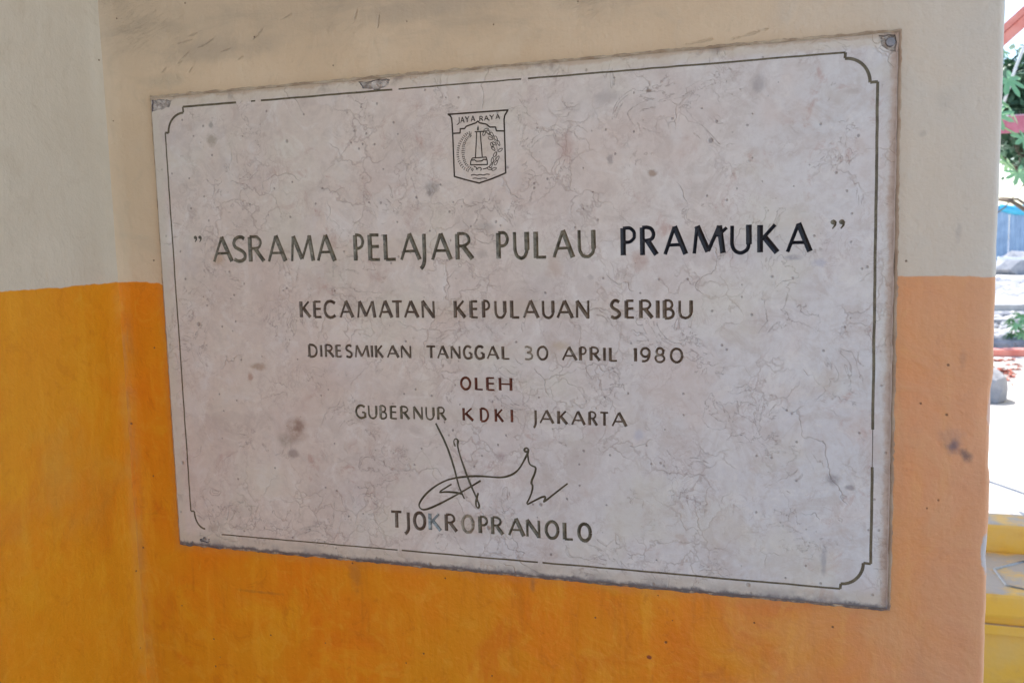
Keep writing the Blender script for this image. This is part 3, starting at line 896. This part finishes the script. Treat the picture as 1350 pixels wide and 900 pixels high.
    st(643, 376, 14, 14, .35, (.42, .27, .22), seed=8)
    st(472, 145, 9, 7, .55, (.26, .17, .18), nscale=140)
    st(560, 505, 12, 20, .35, (.44, .27, .23), seed=9, nscale=50)
    st(770, 560, 9, 12, .4, (.26, .22, .22), nscale=90, seed=3)
    st(862, 545, 10, 4, .3, (.35, .28, .25), seed=3)
    st(805, 377, 12, 4.0, .55, (.17, .16, .21), nscale=110, seed=2)
    st(832, 371, 10, 5.0, .3, (.30, .30, .42), nscale=110, seed=2)
    st(640, 178, 8, 8, .3, (.33, .34, .45), nscale=80, seed=2)
    st(770, 390, 120, 22, .16, (.38, .36, .42), nscale=25, soft=.9)
    st(90, 388, 12, 11, .4, (.42, .27, .16), nscale=60, soft=.9)
    st(840, 48, 4, 20, .4, (.25, .24, .27), nscale=110, seed=2)
    # yellowed halo of old paint round the lettering
    for cx, cz, rx, rz, k in ((455, 510, 42, 45, .28), (450, 322, 270, 19, .22), (445, 271, 250, 15, .20), (455, 233, 45, 14, .26), (450, 195, 190, 15, .18), (450, 58, 145, 20, .22), (290, 398, 230, 26, .14)):
        st(cx, cz, rx, rz, k, (.47, .385, .275), nscale=25, soft=.8, wob=.35)
    # rim: old wall paint, rust and mould along the four edges, painted gap shadow at the bottom
    jit = g.M('MULTIPLY', g.M('SUBTRACT', g.noise(28, 5, .65, off=(0, 2, 0)), .5), .012)
    jit2 = g.M('MULTIPLY', g.M('SUBTRACT', g.noise(130, 5, .65, off=(0, 5, 0)), .5), .008)
    jj = g.M('ADD', jit, jit2)
    dt = g.M('ADD', g.M('SUBTRACT', .6, Z), jj)
    dl = g.M('ADD', X, jj)
    dr = g.M('ADD', g.M('SUBTRACT', .905, X), jj)
    db = g.M('ADD', Z, jj)
    cream = (.56, .475, .36)
    col = g.mix(g.M('MULTIPLY', g.mr(dt, .016, .008), .55), col, cream)
    col = g.mix(g.M('MULTIPLY', g.mr(dl, .018, .008), .6), col, (.55, .49, .40))
    col = g.mix(g.M('MULTIPLY', g.mr(db, .022, .010), .5), col, (.50, .43, .33))
    col = g.mix(g.M('MULTIPLY', g.mr(dr, .017, .008), .35), col, (.50, .45, .39))
    col = g.mix(g.M('MULTIPLY', g.mr(dt, .0055, .0015), .5), col, (.38, .24, .14))
    col = g.mix(g.M('MULTIPLY', g.mr(dr, .0095, .004), .62), col, (.36, .22, .14))
    col = g.mix(g.M('MULTIPLY', g.mr(dr, .0045, .001), .5), col, (.22, .13, .09))
    col = g.mix(g.M('MULTIPLY', g.mr(db, .0060, .0010), .9), col, (.10, .09, .10))  # mould line and the shade of the gap in one dark colour
    mould = g.M('MULTIPLY', g.mr(db, .016, .003), g.mr(g.noise(22, 4, .6, off=(5, 0, 9)), .47, .62))
    col = g.mix(g.M('MULTIPLY', mould, .55), col, (.19, .17, .18))
    mt = g.M('MULTIPLY', g.mr(dt, .014, .003), g.mr(g.noise(26, 4, .6, off=(5, 3, 9)), .55, .68))
    col = g.mix(g.M('MULTIPLY', mt, .6), col, (.22, .17, .15))
    h = g.M('ADD', g.M('MULTIPLY', mid, .5), g.M('MULTIPLY', fine, .45))
    h = g.M('SUBTRACT', h, g.M('MULTIPLY', i1, .35))
    h = g.M('SUBTRACT', h, g.M('MULTIPLY', v1, .25))
    h = g.M('SUBTRACT', h, g.M('MULTIPLY', l1, .5))
    h = g.M('SUBTRACT', h, g.M('MULTIPLY', pits, .8))
    rough = g.mr(fine, .3, .7, .42, .60)
    return g.done(col, rough, g.bump(h, .7, .0018), .5)
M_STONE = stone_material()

def groove(name, dark, mid_c, f0, f1, scale=120, stone=.0):
    """worn letter paint: dark paint, thinner paint and bare stone mixed"""
    g = NT(name)
    n = g.noise(scale, 5, .65)
    c = g.mix(g.mr(n, f0, f1), dark, mid_c)
    n2 = g.noise(scale * .6, 5, .65, off=(4, 4, 4))
    c = g.mix(g.M('MULTIPLY', g.mr(n2, .60 - stone, .72 - stone), .75), c, (.40, .35, .29))
    return g.done(c, .5, g.bump(g.noise(400, 3), .4, .0006), .4)
GM = {
 'olive': groove('worn_olive_paint', (.082, .067, .044), (.195, .165, .115), .36, .62),
 'olive2': groove('worn_olive_brown_paint', (.10, .074, .044), (.20, .158, .10), .38, .64),
 'brown': groove('worn_brown_paint', (.095, .060, .040), (.19, .135, .092), .38, .66),
 'dark': groove('dark_brown_paint', (.050, .036, .024), (.105, .078, .054), .40, .68, stone=-.04),
 'black': groove('fresh_black_paint', (.012, .012, .018), (.030, .030, .040), .45, .75, stone=-.12),
 'red': groove('red_brown_paint', (.11, .028, .014), (.23, .075, .040), .42, .70),
 'blue': groove('grey_blue_fill', (.14, .15, .145), (.36, .39, .39), .35, .60),
 'pale': groove('rubbed_paint', (.13, .095, .062), (.34, .28, .21), .30, .55, stone=.08),
 'sign': groove('signature_paint', (.085, .066, .038), (.145, .118, .072), .38, .64, stone=-.06),
 'chip': simple('broken_stone', (.60, .52, .46), (.29, .235, .20), 90, .8, .9, .003),
}
GW = {
 'olive': simple('groove_side_dark', (.040, .031, .020), (.065, .050, .032), 150, .6, .2),
 'olive2': simple('groove_side_olive', (.060, .044, .026), (.10, .075, .045), 150, .6, .2),
 'brown': simple('groove_side_brown', (.045, .028, .019), (.085, .056, .038), 150, .6, .2),
 'dark': simple('groove_side_deep', (.03, .021, .014), (.05, .036, .024), 150, .6, .2),
 'black': simple('groove_side_black', (.010, .010, .014), (.02, .02, .026), 150, .5, .2),
 'red': simple('groove_side_red', (.07, .018, .010), (.13, .04, .022), 150, .6, .2),
 'blue': simple('groove_side_grey', (.07, .065, .055), (.16, .15, .13), 150, .6, .2),
 'pale': simple('groove_side_pale', (.09, .06, .038), (.22, .17, .12), 150, .6, .2),
 'sign': simple('groove_side_sign', (.065, .048, .026), (.10, .08, .048), 150, .6, .2),
 'chip': simple('broken_side', (.24, .20, .20), (.12, .09, .09), 150, .9, .6),
}

plaque = empty('memorial_plaque', (0, 0, ZB), 'engraved marble stone with crest, lettering and signature, set into the two-tone wall', 'plaque')
# slab: face, arris, sides
S = 1e-3
V = [(v.x * S, 0.0, v.y * S) for v in ov]
F = [tuple(f) for f, ow in zip(of, owner) if ow == 0]
def face_front(f, P):
    a, b_, c = (Vector(P[i]) for i in f[:3])
    return (b_ - a).cross(c - a).y
F = [f if face_front(f, V) < 0 else f[::-1] for f in F]
# boundary of the inset ring
key = {}
for i, v in enumerate(ov):
    key[(round(v.x, 2), round(v.y, 2))] = i
n0 = len(V)
N = len(OUT)
ringi = []
for i, v in enumerate(INS):
    best = key.get((round(v.x, 2), round(v.y, 2)))
    if best is None:
        best = min(range(len(ov)), key=lambda q: (ov[q].x - v.x) ** 2 + (ov[q].y - v.y) ** 2)
    ringi.append(best)
for v in OUT:
    V.append((v.x * S, .0012, v.y * S))
for v in OUT:
    V.append((v.x * S, .022, v.y * S))
for i in range(N):
    j = (i + 1) % N
    if ringi[i] != ringi[j]:
        F.append((ringi[i], n0 + i, n0 + j, ringi[j]))
    else:
        F.append((ringi[i], n0 + i, n0 + j))
    F.append((n0 + i, n0 + N + i, n0 + N + j, n0 + j))
used = sorted({i for f in F for i in f})
rm = {u: k for k, u in enumerate(used)}
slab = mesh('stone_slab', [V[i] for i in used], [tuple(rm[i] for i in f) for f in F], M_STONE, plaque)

# engraved parts
by = {}
for f, ow in zip(of, owner):
    if ow:
        by.setdefault(ow, []).append(tuple(f))
edge_owner = {}
for f, ow in zip(of, owner):
    for a, c in zip(f, f[1:] + f[:1]):
        edge_owner.setdefault((min(a, c), max(a, c)), []).append(ow)
for g_, fs in by.items():
    name, mk, dep, lab = gl_info[g_]
    bd = set()
    for f in fs:
        for a, c in zip(f, f[1:] + f[:1]):
            o2 = edge_owner[(min(a, c), max(a, c))]
            if any(q != g_ for q in o2) or len(o2) == 1:
                bd.add((a, c))
    idx, VV, FF, MI = {}, [], [], []
    bnd = {i for e in bd for i in e}
    segs = []
    for a, c in bd:
        v = ov[c] - ov[a]
        if v.length > 1e-6:
            segs.append((ov[a], v.length, v.x / v.length, v.y / v.length))
    def fl(i):
        if ('f', i) not in idx:
            idx[('f', i)] = len(VV)
            d = .0004
            if mk != 'chip' and i not in bnd:
                q = ov[i]
                best = 9.
                for a_, l_, dx_, dy_ in segs:
                    ux, uy = q.x - a_.x, q.y - a_.y
                    t = max(0., min(l_, ux * dx_ + uy * dy_))
                    best = min(best, (ux - t * dx_) ** 2 + (uy - t * dy_) ** 2)
                d = min(dep * 1.5, .0004 + best ** .5 * 1.15 * S)
            if mk == 'chip':
                d = dep * (.75 + .25 * rnd.random()) if i in bnd else dep * rnd.uniform(.1, 1.0)
            VV.append((ov[i].x * S, d, ov[i].y * S))
        return idx[('f', i)]
    def tp(i):
        if ('t', i) not in idx:
            idx[('t', i)] = len(VV)
            VV.append((ov[i].x * S, 0.00002, ov[i].y * S))
        return idx[('t', i)]
    for f in fs:
        q = tuple(fl(i) for i in f)
        if face_front(q, VV) > 0:
            q = q[::-1]
        FF.append(q)
        MI.append(0)
    for a, c in bd:
        FF.append((tp(a), fl(a), fl(c), tp(c)))
        MI.append(1)
    o = mesh(name, VV, FF, [GM[mk], GW[mk]], plaque, MI)
    if lab:
        o['label'] = lab

# little plugged fixing in the top right corner
bm = bmesh.new()
bmesh.ops.create_cone(bm, cap_ends=True, segments=20, radius1=.0048, radius2=.0040, depth=.0025, matrix=Matrix.Translation((.8975, -.0002, .5905)) @ Matrix.Rotation(R(90), 4, 'X'))
bm_obj('fixing_plug', bm, simple('lead_plug', (.17, .17, .19), (.28, .27, .29), 300, .5, .5, .001), plaque)

# irregular mortar squeezed out round the stone
def mortar_mat():
    g = NT('stained_mortar')
    c = g.mix(g.mr(g.noise(30, 6, .65), .38, .62), (.50, .40, .29), (.34, .24, .16))
    low = g.M('MULTIPLY', g.mr(g.z, .012, -.001), g.mr(g.noise(45, 5, .65, off=(2, 0, 0)), .36, .52))
    c = g.mix(g.M('MULTIPLY', low, .85), c, (.11, .10, .11))  # mould low on the bead, darkened further as painted contact shadow
    c = g.mix(g.M('MULTIPLY', g.mr(g.x, .895, .906), .5), c, (.27, .15, .09))
    return g.done(c, .85, g.bump(g.noise(180, 5), .8, .002), .3)
M_MORT = mortar_mat()
def bead():
    V, F = [], []
    P = []
    for a, c in (((-.002, -.002), (.907, -.002)), ((.907, -.002), (.907, .602)), ((.907, .602), (-.002, .602)), ((-.002, .602), (-.002, -.002))):
        n = int((Vector(c) - Vector(a)).length / .004)
        for i in range(n):
            P.append(Vector(a).lerp(Vector(c), i / n))
    n = len(P)
    for i, p in enumerate(P):
        c = Vector((.4525, .3))
        d = Vector((0, 0))
        if p.x <= -.0019: d.x = -1
        if p.x >= .9069: d.x = 1
        if p.y <= -.0019: d.y = -1
        if p.y >= .6019: d.y = 1
        w0 = .0008 + .0010 * (noise.noise(Vector((p.x * 60, p.y * 60, 0))) + .35) + .001 * noise.noise(Vector((p.x * 260, p.y * 260, 0)))
        w0 = max(.0004, w0)
        hgt = .0036 - .0018 * noise.noise(Vector((p.x * 90, p.y * 90, 4)))
        V.append((p.x - d.x * .0015, .006 - hgt + .0015, p.y - d.y * .0015))
        V.append((p.x + d.x * w0 * .4, .006 - hgt + .0008, p.y + d.y * w0 * .4))
        V.append((p.x + d.x * w0 * 1.3, .0045, p.y + d.y * w0 * 1.3))
        V.append((p.x + d.x * (w0 * 1.3 + .001), .010, p.y + d.y * (w0 * 1.3 + .001)))
    for i in range(n):
        j = (i + 1) % n
        for k in range(3):
            F.append((i * 4 + k, j * 4 + k, j * 4 + k + 1, i * 4 + k + 1))
    return mesh('mortar_joint', V, F, M_MORT, plaque, smooth=True)
bead()

# ------------------------------------------------------------------ setting out of frame that shades the wall
M_UNSEEN_FLOOR = simple('unseen_cement_floor', (.36, .33, .29), (.28, .26, .23), 6, .7, .3)
M_UNSEEN_CEIL = simple('unseen_ceiling_paint', (.72, .70, .66), (.66, .64, .60), 5, .8, .2)
tag(box('unseen_floor', (-3, -3.2, -.12), (1.6, 4.2, 0), M_UNSEEN_FLOOR), kind='structure')
tag(box('unseen_ceiling', (-3, -3.2, 2.9), (1.6, 4.3, 3.02), M_UNSEEN_CEIL), kind='structure')

# ground: pale coral sand and broken stone
def ground_mat():
    g = NT('coral_sand')
    n = g.noise(1.1, 6, .65)
    c = g.mix(g.mr(n, .4, .62), (.62, .60, .57), (.53, .51, .48))
    c = g.mix(g.M('MULTIPLY', g.mr(g.noise(14, 5, .7), .56, .72), .4), c, (.33, .29, .25))
    return g.done(c, .9, g.bump(g.noise(30, 6, .7), .8, .03), .2)
M_GR = ground_mat()
V, F = [], []
n = 60
for j in range(n + 1):
    for i in range(n + 1):
        x, y = -150 + 300 * i / n, -60 + 260 * j / n
        V.append((x, y, -.125))
for j in range(n):
    for i in range(n):
        a = j * (n + 1) + i
        F.append((a, a + 1, a + n + 2, a + n + 1))
tag(mesh('ground', V, F, M_GR), kind='structure')

# yellow masonry bench beyond the wall
def bench_mat():
    g = NT('yellow_bench_paint')
    n = g.noise(5, 5, .6)
    c = g.mix(g.mr(n, .38, .62), (.92, .50, .06), (.86, .50, .12))
    n2 = g.mr(g.noise(9, 5, .65, off=(2, 2, 2)), .56, .72)
    c = g.mix(g.M('MULTIPLY', n2, .45), c, (.72, .32, .07))
    geo = g.t.nodes.new('ShaderNodeNewGeometry')
    s = g.t.nodes.new('ShaderNodeSeparateXYZ')
    g.t.links.new(geo.outputs['Normal'], s.inputs[0])
    topf = g.mr(s.outputs[2], .7, .95)
    wear = g.M('MULTIPLY', topf, g.mr(g.noise(7, 5, .6, off=(1, 0, 0)), .36, .56))
    c = g.mix(g.M('MULTIPLY', wear, .75), c, (.40, .385, .37))
    return g.done(c, .55, g.bump(g.noise(60, 5), .4, .003), .4)
M_BEN = bench_mat()
bench = empty('masonry_bench', (1.9, 2.48, 0), 'yellow painted masonry bench with worn grey seat beyond the right edge of the wall', 'bench')
def bp(name, lo, hi, bev=.008):
    o = box(name, [lo[i] - (1.9, 2.48, 0)[i] for i in range(3)], [hi[i] - (1.9, 2.48, 0)[i] for i in range(3)], M_BEN, bench, bev)
    return o
bp('seat', (1.15, 2.254, .365), (2.9, 2.70, .45), .012)
bp('base', (1.18, 2.285, .0005), (2.87, 2.69, .3645))
bp('lower_moulding', (1.165, 2.268, .30), (2.88, 2.285, .335), .004)
bp('back_ledge', (1.15, 2.702, .0005), (2.9, 2.86, .555), .012)
M_LINE = simple('white_cement_line', (.62, .60, .56), (.50, .48, .45), 60, .7, .3)
for k in range(5):
    cx, cz = 1.545 + k * .30, 2.47
    pts = [(cx - .085, cz + .02), (cx - .075, cz - .135), (cx + .04, cz - .185), (cx + .13, cz - .10), (cx + .125, cz + .05), (cx + .03, cz + .13), (cx - .085, cz + .02)]
    tube('raised_line', [(a - 1.9, b_ - 2.48, .4525) for a, b_ in pts], .0045, M_LINE, bench, 6)

# ------------------------------------------------------------------ sunlit yard seen past the wall
def leafy(n, centre, rad, size, rng, squash=.8, clumps=14, aspect=2.0):
    V, F = [], []
    cs = []
    for _ in range(clumps):
        d = Vector((rng.gauss(0, 1), rng.gauss(0, 1), rng.gauss(0, 1))).normalized()
        r = rad * rng.uniform(.3, 1.0)
        cs.append((Vector((d.x * r, d.y * r, d.z * r * squash)), rad * rng.uniform(.22, .42)))
    for i in range(n):
        c, r = cs[i % clumps]
        p = Vector((rng.gauss(0, .55) * r, rng.gauss(0, .55) * r, rng.gauss(0, .5) * r)) + c + Vector(centre)
        a = Vector((rng.uniform(-1, 1), rng.uniform(-1, 1), rng.uniform(-.9, .3))).normalized()
        b_ = a.cross(Vector((rng.uniform(-.4, .4), rng.uniform(-.4, .4), 1))).normalized()
        s = size * rng.uniform(.6, 1.3)
        u, v = a * s * aspect / 2, b_ * s / 2
        nrm = u.cross(v).normalized() * s * .12
        k = len(V)
        V += [p - u, p + v + nrm, p + u, p - v + nrm, p + u * .5 + v * .7 + nrm * .5, p + u * .5 - v * .7 + nrm * .5]
        F += [(k, k + 3, k + 5, k + 2, k + 4, k + 1)]
    return V, F
def leaf_mat(name, a, b_, tr=.25):
    g = NT(name)
    c = g.mix(g.mr(g.noise(3.5, 4), .4, .6), a, b_)
    return g.done(c, .5, None, .4, Transmission_Weight=0.0, Subsurface_Weight=0.0)
M_LEAF = leaf_mat('tree_leaf', (.07, .15, .09), (.12, .22, .13))
M_LEAF2 = leaf_mat('young_leaf', (.20, .42, .20), (.30, .50, .24))
M_BARK = simple('bark', (.16, .12, .09), (.25, .20, .16), 12, .9, .8, .01)
rg = random.Random(5)
def tree(loc, label, h, rad, n, size, lean=0):
    t = empty('shade_tree', loc, label, 'tree')
    tube('trunk', [(0, 0, -.2), (lean * .2, 0, h * .35), (lean * .5, .1, h * .6), (lean, 0, h)], [.14, .11, .09, .05], M_BARK, t, 9)
    for k in range(7):
        a = k * 2.4
        s = Vector((lean * .5, .1, h * (.55 + .05 * k)))
        e = s + Vector((math.cos(a) * rad * .8, math.sin(a) * rad * .8, rad * (.25 + .08 * k)))
        tube('limb', [s, s.lerp(e, .5) + Vector((0, 0, .12)), e], [.05, .035, .015], M_BARK, t, 6)
    V, F = leafy(n, (lean, 0, h + rad * .35), rad, size, rg)
    mesh('crown', V, F, M_LEAF, t)
    return t
tree((5.0, 16.2, -.12), 'dark leafy tree behind the pink awning, filling the gap under the red roof', 3.2, 1.4, 11000, .09, -.9)
tree((6.5, 24.0, -.12), 'thin airy tree with sky showing between its leaves, above the blue fence', 3.7, 1.2, 1500, .12, -.85)

# large-lobed young leaves reaching in beside the wall edge
pap = empty('papaya_plant', (1.86, 6.4, -.12), 'bright green lobed leaves of a young papaya plant beside the wall edge', 'plant')
tube('stem', [(0, 0, 0), (.03, 0, 1.0), (.02, .03, 1.9), (.05, 0, 2.97)], [.022, .02, .018, .014], simple('green_stem', (.22, .28, .14), (.30, .30, .18), 20), pap, 9)
def lobed(pos, r, tilt, spin):
    n = 7
    V = [Vector((0, 0, 0))]
    ring = []
    for i in range(n * 4 + 1):
        a = R(-150 + 300 * i / (n * 4))
        ph = i % 4
        rr = r * (.38 if ph == 0 else .78 if ph in (1, 3) else 1.0) * (1 - .25 * abs(a) / R(150))
        V.append(Vector((math.cos(a) * rr, math.sin(a) * rr, -.18 * rr * (rr / r))))
    F = [(0, i, i + 1) for i in range(1, n * 4 + 1)]
    Mx = Matrix.Translation(pos) @ Matrix.Rotation(spin, 4, 'Z') @ Matrix.Rotation(tilt, 4, 'Y') @ Matrix.Rotation(tilt * .5, 4, 'X')
    return [Mx @ v for v in V], F
for k in range(20):
    a = k * 2.39996
    top = Vector((.05, 0, 2.95 - .03 * k))
    e = top + Vector((math.cos(a) * (.20 + .012 * k), math.sin(a) * .3, .12 - .02 * k))
    tube('leaf_stalk', [top, top.lerp(e, .5) + Vector((0, 0, .05)), e], .006, M_LEAF2, pap, 5)
    V, F = lobed(e, .12 + .02 * (k % 3), R(50), a)
    mesh('leaf', V, F, M_LEAF2, pap)

# house whose red gable eave shows at the top
M_RED = simple('red_roof_paint', (.62, .19, .15), (.68, .27, .22), 8, .6, .3)
M_TILE = simple('clay_tile', (.42, .13, .09), (.33, .10, .07), 15, .8, .5)
M_HW = simple('house_plaster', (.70, .66, .58), (.62, .58, .50), 4, .8, .3)
house = empty('small_house', (4.6, 10.2, -.12), 'house with red barge board rising to the right at the top of the gap', 'house')
def hb(name, lo, hi, mat, par=house, bev=0, rot=None):
    o0 = (4.6, 10.2, -.12)
    return box(name, [lo[i] - o0[i] for i in range(3)], [hi[i] - o0[i] for i in range(3)], mat, par, bev, rot)
hb('wall', (3.3, 8.6, -.12), (6.9, 10.4, 3.3), M_HW)
# gable roof running back in y: ridge at x=5, eave at x=2.2
def slope(name, xa, za, xb, zb, y0, y1, th, mat):
    o0 = Vector((4.6, 10.2, -.12))
    P = []
    for y in (y0, y1):
        P += [Vector((xa, y, za)) - o0, Vector((xb, y, zb)) - o0, Vector((xb, y, zb + th)) - o0, Vector((xa, y, za + th)) - o0]
    Fc = [(0, 1, 2, 3), (7, 6, 5, 4), (0, 4, 5, 1), (3, 2, 6, 7), (0, 3, 7, 4), (1, 5, 6, 2)]
    return mesh(name, P, Fc, mat, house)
sl_ = .90
zf = lambda x: 3.255 + (x - 2.43) * sl_
slope('barge_board', 2.25, zf(2.25), 5.0, zf(5.0), 7.98, 8.02, .11, M_RED)
slope('barge_board', 2.25, zf(2.25) + .118, 5.0, zf(5.0) + .118, 7.96, 8.0, .075, M_RED)
slope('roof', 2.25, zf(2.25) + .09, 5.0, zf(5.0) + .09, 8.025, 10.8, .10, M_TILE)
slope('roof', 7.75, zf(2.25) + .09, 5.0, zf(5.0) + .09, 8.025, 10.8, .10, M_TILE)
slope('barge_board', 7.75, zf(2.25), 5.0, zf(5.0), 7.98, 8.02, .14, M_RED)
o0 = Vector((4.6, 10.2, -.12))
gv = [Vector(p) - o0 for p in ((3.3, 8.595, 3.3), (6.9, 8.595, 3.3), (5.0, 8.595, zf(5.0) - .1), (3.3, 8.595, zf(3.3) - .02))]
mesh('gable', gv, [(0, 1, 2, 3)], M_HW, house)
tag(tube('rope', [(2.35, 7.7, 2.65), (2.45, 7.7, 3.0), (2.60, 7.72, 3.42), (2.8, 7.9, 3.62)], .012, simple('white_rope', (.7, .7, .7), (.6, .6, .6), 40)),
    'pale rope slanting down from the red eave beside the wall edge', 'rope')

# stall with white sheet roof and pink-red fascia
M_MAG = simple('faded_red_tin', (.42, .12, .17), (.50, .18, .24), 8, .6, .2)
M_WSH = simple('white_sheet', (.75, .76, .78), (.66, .68, .72), 5, .5, .2)
stall = empty('yard_stall', (4.2, 14.6, -.12), 'low stall with white sheet roof and faded pink-red fascia board in front of the trees', 'stall')
def sb(name, lo, hi, mat, rot=None, bev=0):
    o0 = (4.2, 14.6, -.12)
    return box(name, [lo[i] - o0[i] for i in range(3)], [hi[i] - o0[i] for i in range(3)], mat, stall, bev, rot)
sb('fascia_board', (3.1, 13.98, 3.06), (5.6, 14.03, 3.30), M_MAG)
for k in range(7):
    sb('roof_sheet', (3.2 + k * .36, 14.035, 3.33 + .02 * (k % 2)), (3.55 + k * .36, 15.4, 3.36 + .02 * (k % 2)), M_WSH, Matrix.Rotation(R(5), 4, 'X'))
for x, y in ((3.15, 14.1), (5.5, 14.1), (3.15, 15.2), (5.5, 15.2)):
    sb('post', (x - .04, y - .04, -.12), (x + .04, y + .04, 3.06), M_WSH)

# blue sheet-metal fence far behind, cyan tarpaulin over it
M_BLUE = simple('blue_sheet_metal', (.26, .36, .50), (.34, .46, .60), 2, .5, .2)
M_CYAN = simple('cyan_tarpaulin', (.06, .42, .62), (.10, .50, .68), 3, .45, .4, .02)
fence = empty('sheet_metal_fence', (9.2, 44, -.12), 'pale blue sheet metal fence across the back of the yard', 'fence')
for k in range(16):
    x = -4 + k * .8
    V, F = [], []
    for i in range(17):
        xx = x + .78 * i / 16
        yy = .03 * math.sin(i * math.pi / 2)
        V += [(xx, yy, 0), (xx, yy, 2.85 + .04 * math.sin(k * 2.1))]
    for i in range(16):
        F.append((2 * i, 2 * i + 2, 2 * i + 3, 2 * i + 1))
    o = mesh('metal_sheet', V, F, M_BLUE, fence)
    md = o.modifiers.new('thick', 'SOLIDIFY')
    md.thickness = .01
for k in range(5):
    box('fence_post', (-4.05 + k * 3.2, .06, 0), (-3.95 + k * 3.2, .16, 2.7), M_BLUE, fence)
V, F = [], []
for j in range(9):
    for i in range(17):
        u, v = i / 16, j / 8
        V.append((8.75 + u * 1.3, 43.9 - .12 * math.sin(v * 3) - .05 * math.sin(u * 11), 2.84 - v * .30 - .20 * u * v - .1 * math.sin(u * 3.1)))
for j in range(8):
    for i in range(16):
        a = j * 17 + i
        F.append((a, a + 1, a + 18, a + 17))
tp_ = mesh('tarpaulin', V, F, M_CYAN, smooth=True)
tp_.modifiers.new('thick', 'SOLIDIFY').thickness = .01
tag(tp_, 'bright cyan tarpaulin hanging over the top of the blue fence', 'tarpaulin')
tag(tube('overhead_wire', [(2.60, 9.9, 1.75), (2.82, 10, 1.90), (2.99, 10, 2.13), (3.5, 10.1, 2.8), (4.0, 10.3, 3.3)], .008, M_BARK), 'thin dark cable slanting across the bright gap above the blue fence', 'cable')

# rubble, slabs, planks
M_CONC = simple('broken_concrete', (.50, .49, .47), (.40, .39, .38), 6, .9, .7, .02)
M_CONC2 = simple('grey_rubble', (.26, .27, .30), (.36, .36, .38), 6, .9, .7, .02)
def rock(name, loc, size, mat, seed, label, cat='rock', group=None, flat=1.0):
    bm = bmesh.new()
    bmesh.ops.create_icosphere(bm, subdivisions=2, radius=1)
    for v in bm.verts:
        k = 1 + .35 * noise.noise(v.co * 1.3 + Vector((seed, seed * 2, 0))) + .15 * noise.noise(v.co * 3.1 + Vector((seed, 0, 0)))
        v.co = Vector((v.co.x * size[0], v.co.y * size[1], v.co.z * size[2])) * k
    o = bm_obj(name, bm, mat)
    o.location = loc
    return tag(o, label, cat, group)
rock('boulder', (2.62, 9.6, .02), (.24, .3, .24), M_CONC2, 3, 'grey boulder half hidden behind the wall edge on the white sand', 'boulder')
rr = random.Random(3)
def rubble(name, n, y0, y1, s0, s1, label):
    bms = []
    for mat in (M_CONC, M_CONC2):
        bms.append(bmesh.new())
    for i in range(n):
        y = rr.uniform(y0, y1)
        c = Vector((.82 + (y + 1.0) * rr.uniform(.165, .23), y, -.09))
        q = rr.uniform(s0, s1)
        bm = bms[i % 2]
        r = bmesh.ops.create_icosphere(bm, subdivisions=1, radius=1)
        for v in r['verts']:
            k = 1 + .45 * noise.noise(v.co * 1.7 + Vector((i * 3.1, i, 0)))
            v.co = c + Vector((v.co.x * q * 1.2, v.co.y * q, v.co.z * q * .6)) * k
    for bm, mat in zip(bms, (M_CONC, M_CONC2)):
        tag(bm_obj(name, bm, mat), kind='stuff')
rubble('rubble', 260, 23.5, 34, .06, .30, '')
rubble('rubble', 200, 14.5, 20.5, .04, .15, '')
rock('rubble_mound', (9.3, 41, .1), (1.3, 1.2, .75), M_CONC2, 9, 'low grey mound of rubble at the foot of the blue fence', 'rubble mound')
tag(box('concrete_slab', (3.9, 21.6, -.13), (7.5, 24.2, .02), M_CONC, bevel=.02), 'flat pale concrete slab lying in the yard behind the small green plant', 'concrete slab')
tag(box('plank', (7.3, 35.5, .55), (10.8, 35.7, .65), M_WSH, rot=Matrix.Rotation(R(3), 4, 'Y')), 'white plank lying across the grey mound', 'plank')
tag(box('plank', (2.9, 13.35, -.12), (4.8, 13.6, -.03), M_RED, rot=Matrix.Rotation(R(4), 4, 'Z')), 'reddish board lying on the sand in front of the small green plant', 'plank')
tag(box('plank', (3.9, 18.2, -.11), (5.4, 18.32, -.03), M_CONC2, rot=Matrix.Rotation(R(-12), 4, 'Z')), 'grey weathered board on the rubble behind the small green plant', 'plank')
V, F = [], []
for i in range(60):
    y = rr.uniform(10.5, 13)
    c = Vector((.82 + (y + 1) * rr.uniform(.17, .22), y, -.115))
    q, a = rr.uniform(.04, .11), rr.uniform(0, 6.28)
    d = Vector((math.cos(a), math.sin(a), 0)) * q
    e = Vector((-d.y, d.x, 0)) * .5
    k = len(V)
    V += [c - d, c + e + Vector((0, 0, .03)), c + d, c - e + Vector((0, 0, .025))]
    F.append((k, k + 3, k + 2, k + 1))
tag(mesh('fallen_leaves', V, F, M_TILE), kind='stuff')
pl_ = empty('seedling', (3.98, 14.9, -.12), 'small bright green broad-leaved plant growing among the rubble', 'plant')
tube('stem', [(0, 0, 0), (.01, 0, .3)], .012, M_LEAF2, pl_, 6)
for k in range(12):
    a = k * 2.4
    V, F = lobed(Vector((math.cos(a) * .13, math.sin(a) * .13, .12 + .03 * k)), .17, R(35), a)
    mesh('leaf', V, F, M_LEAF2, pl_)

scene.render.resolution_x = 1024
scene.render.resolution_y = 682
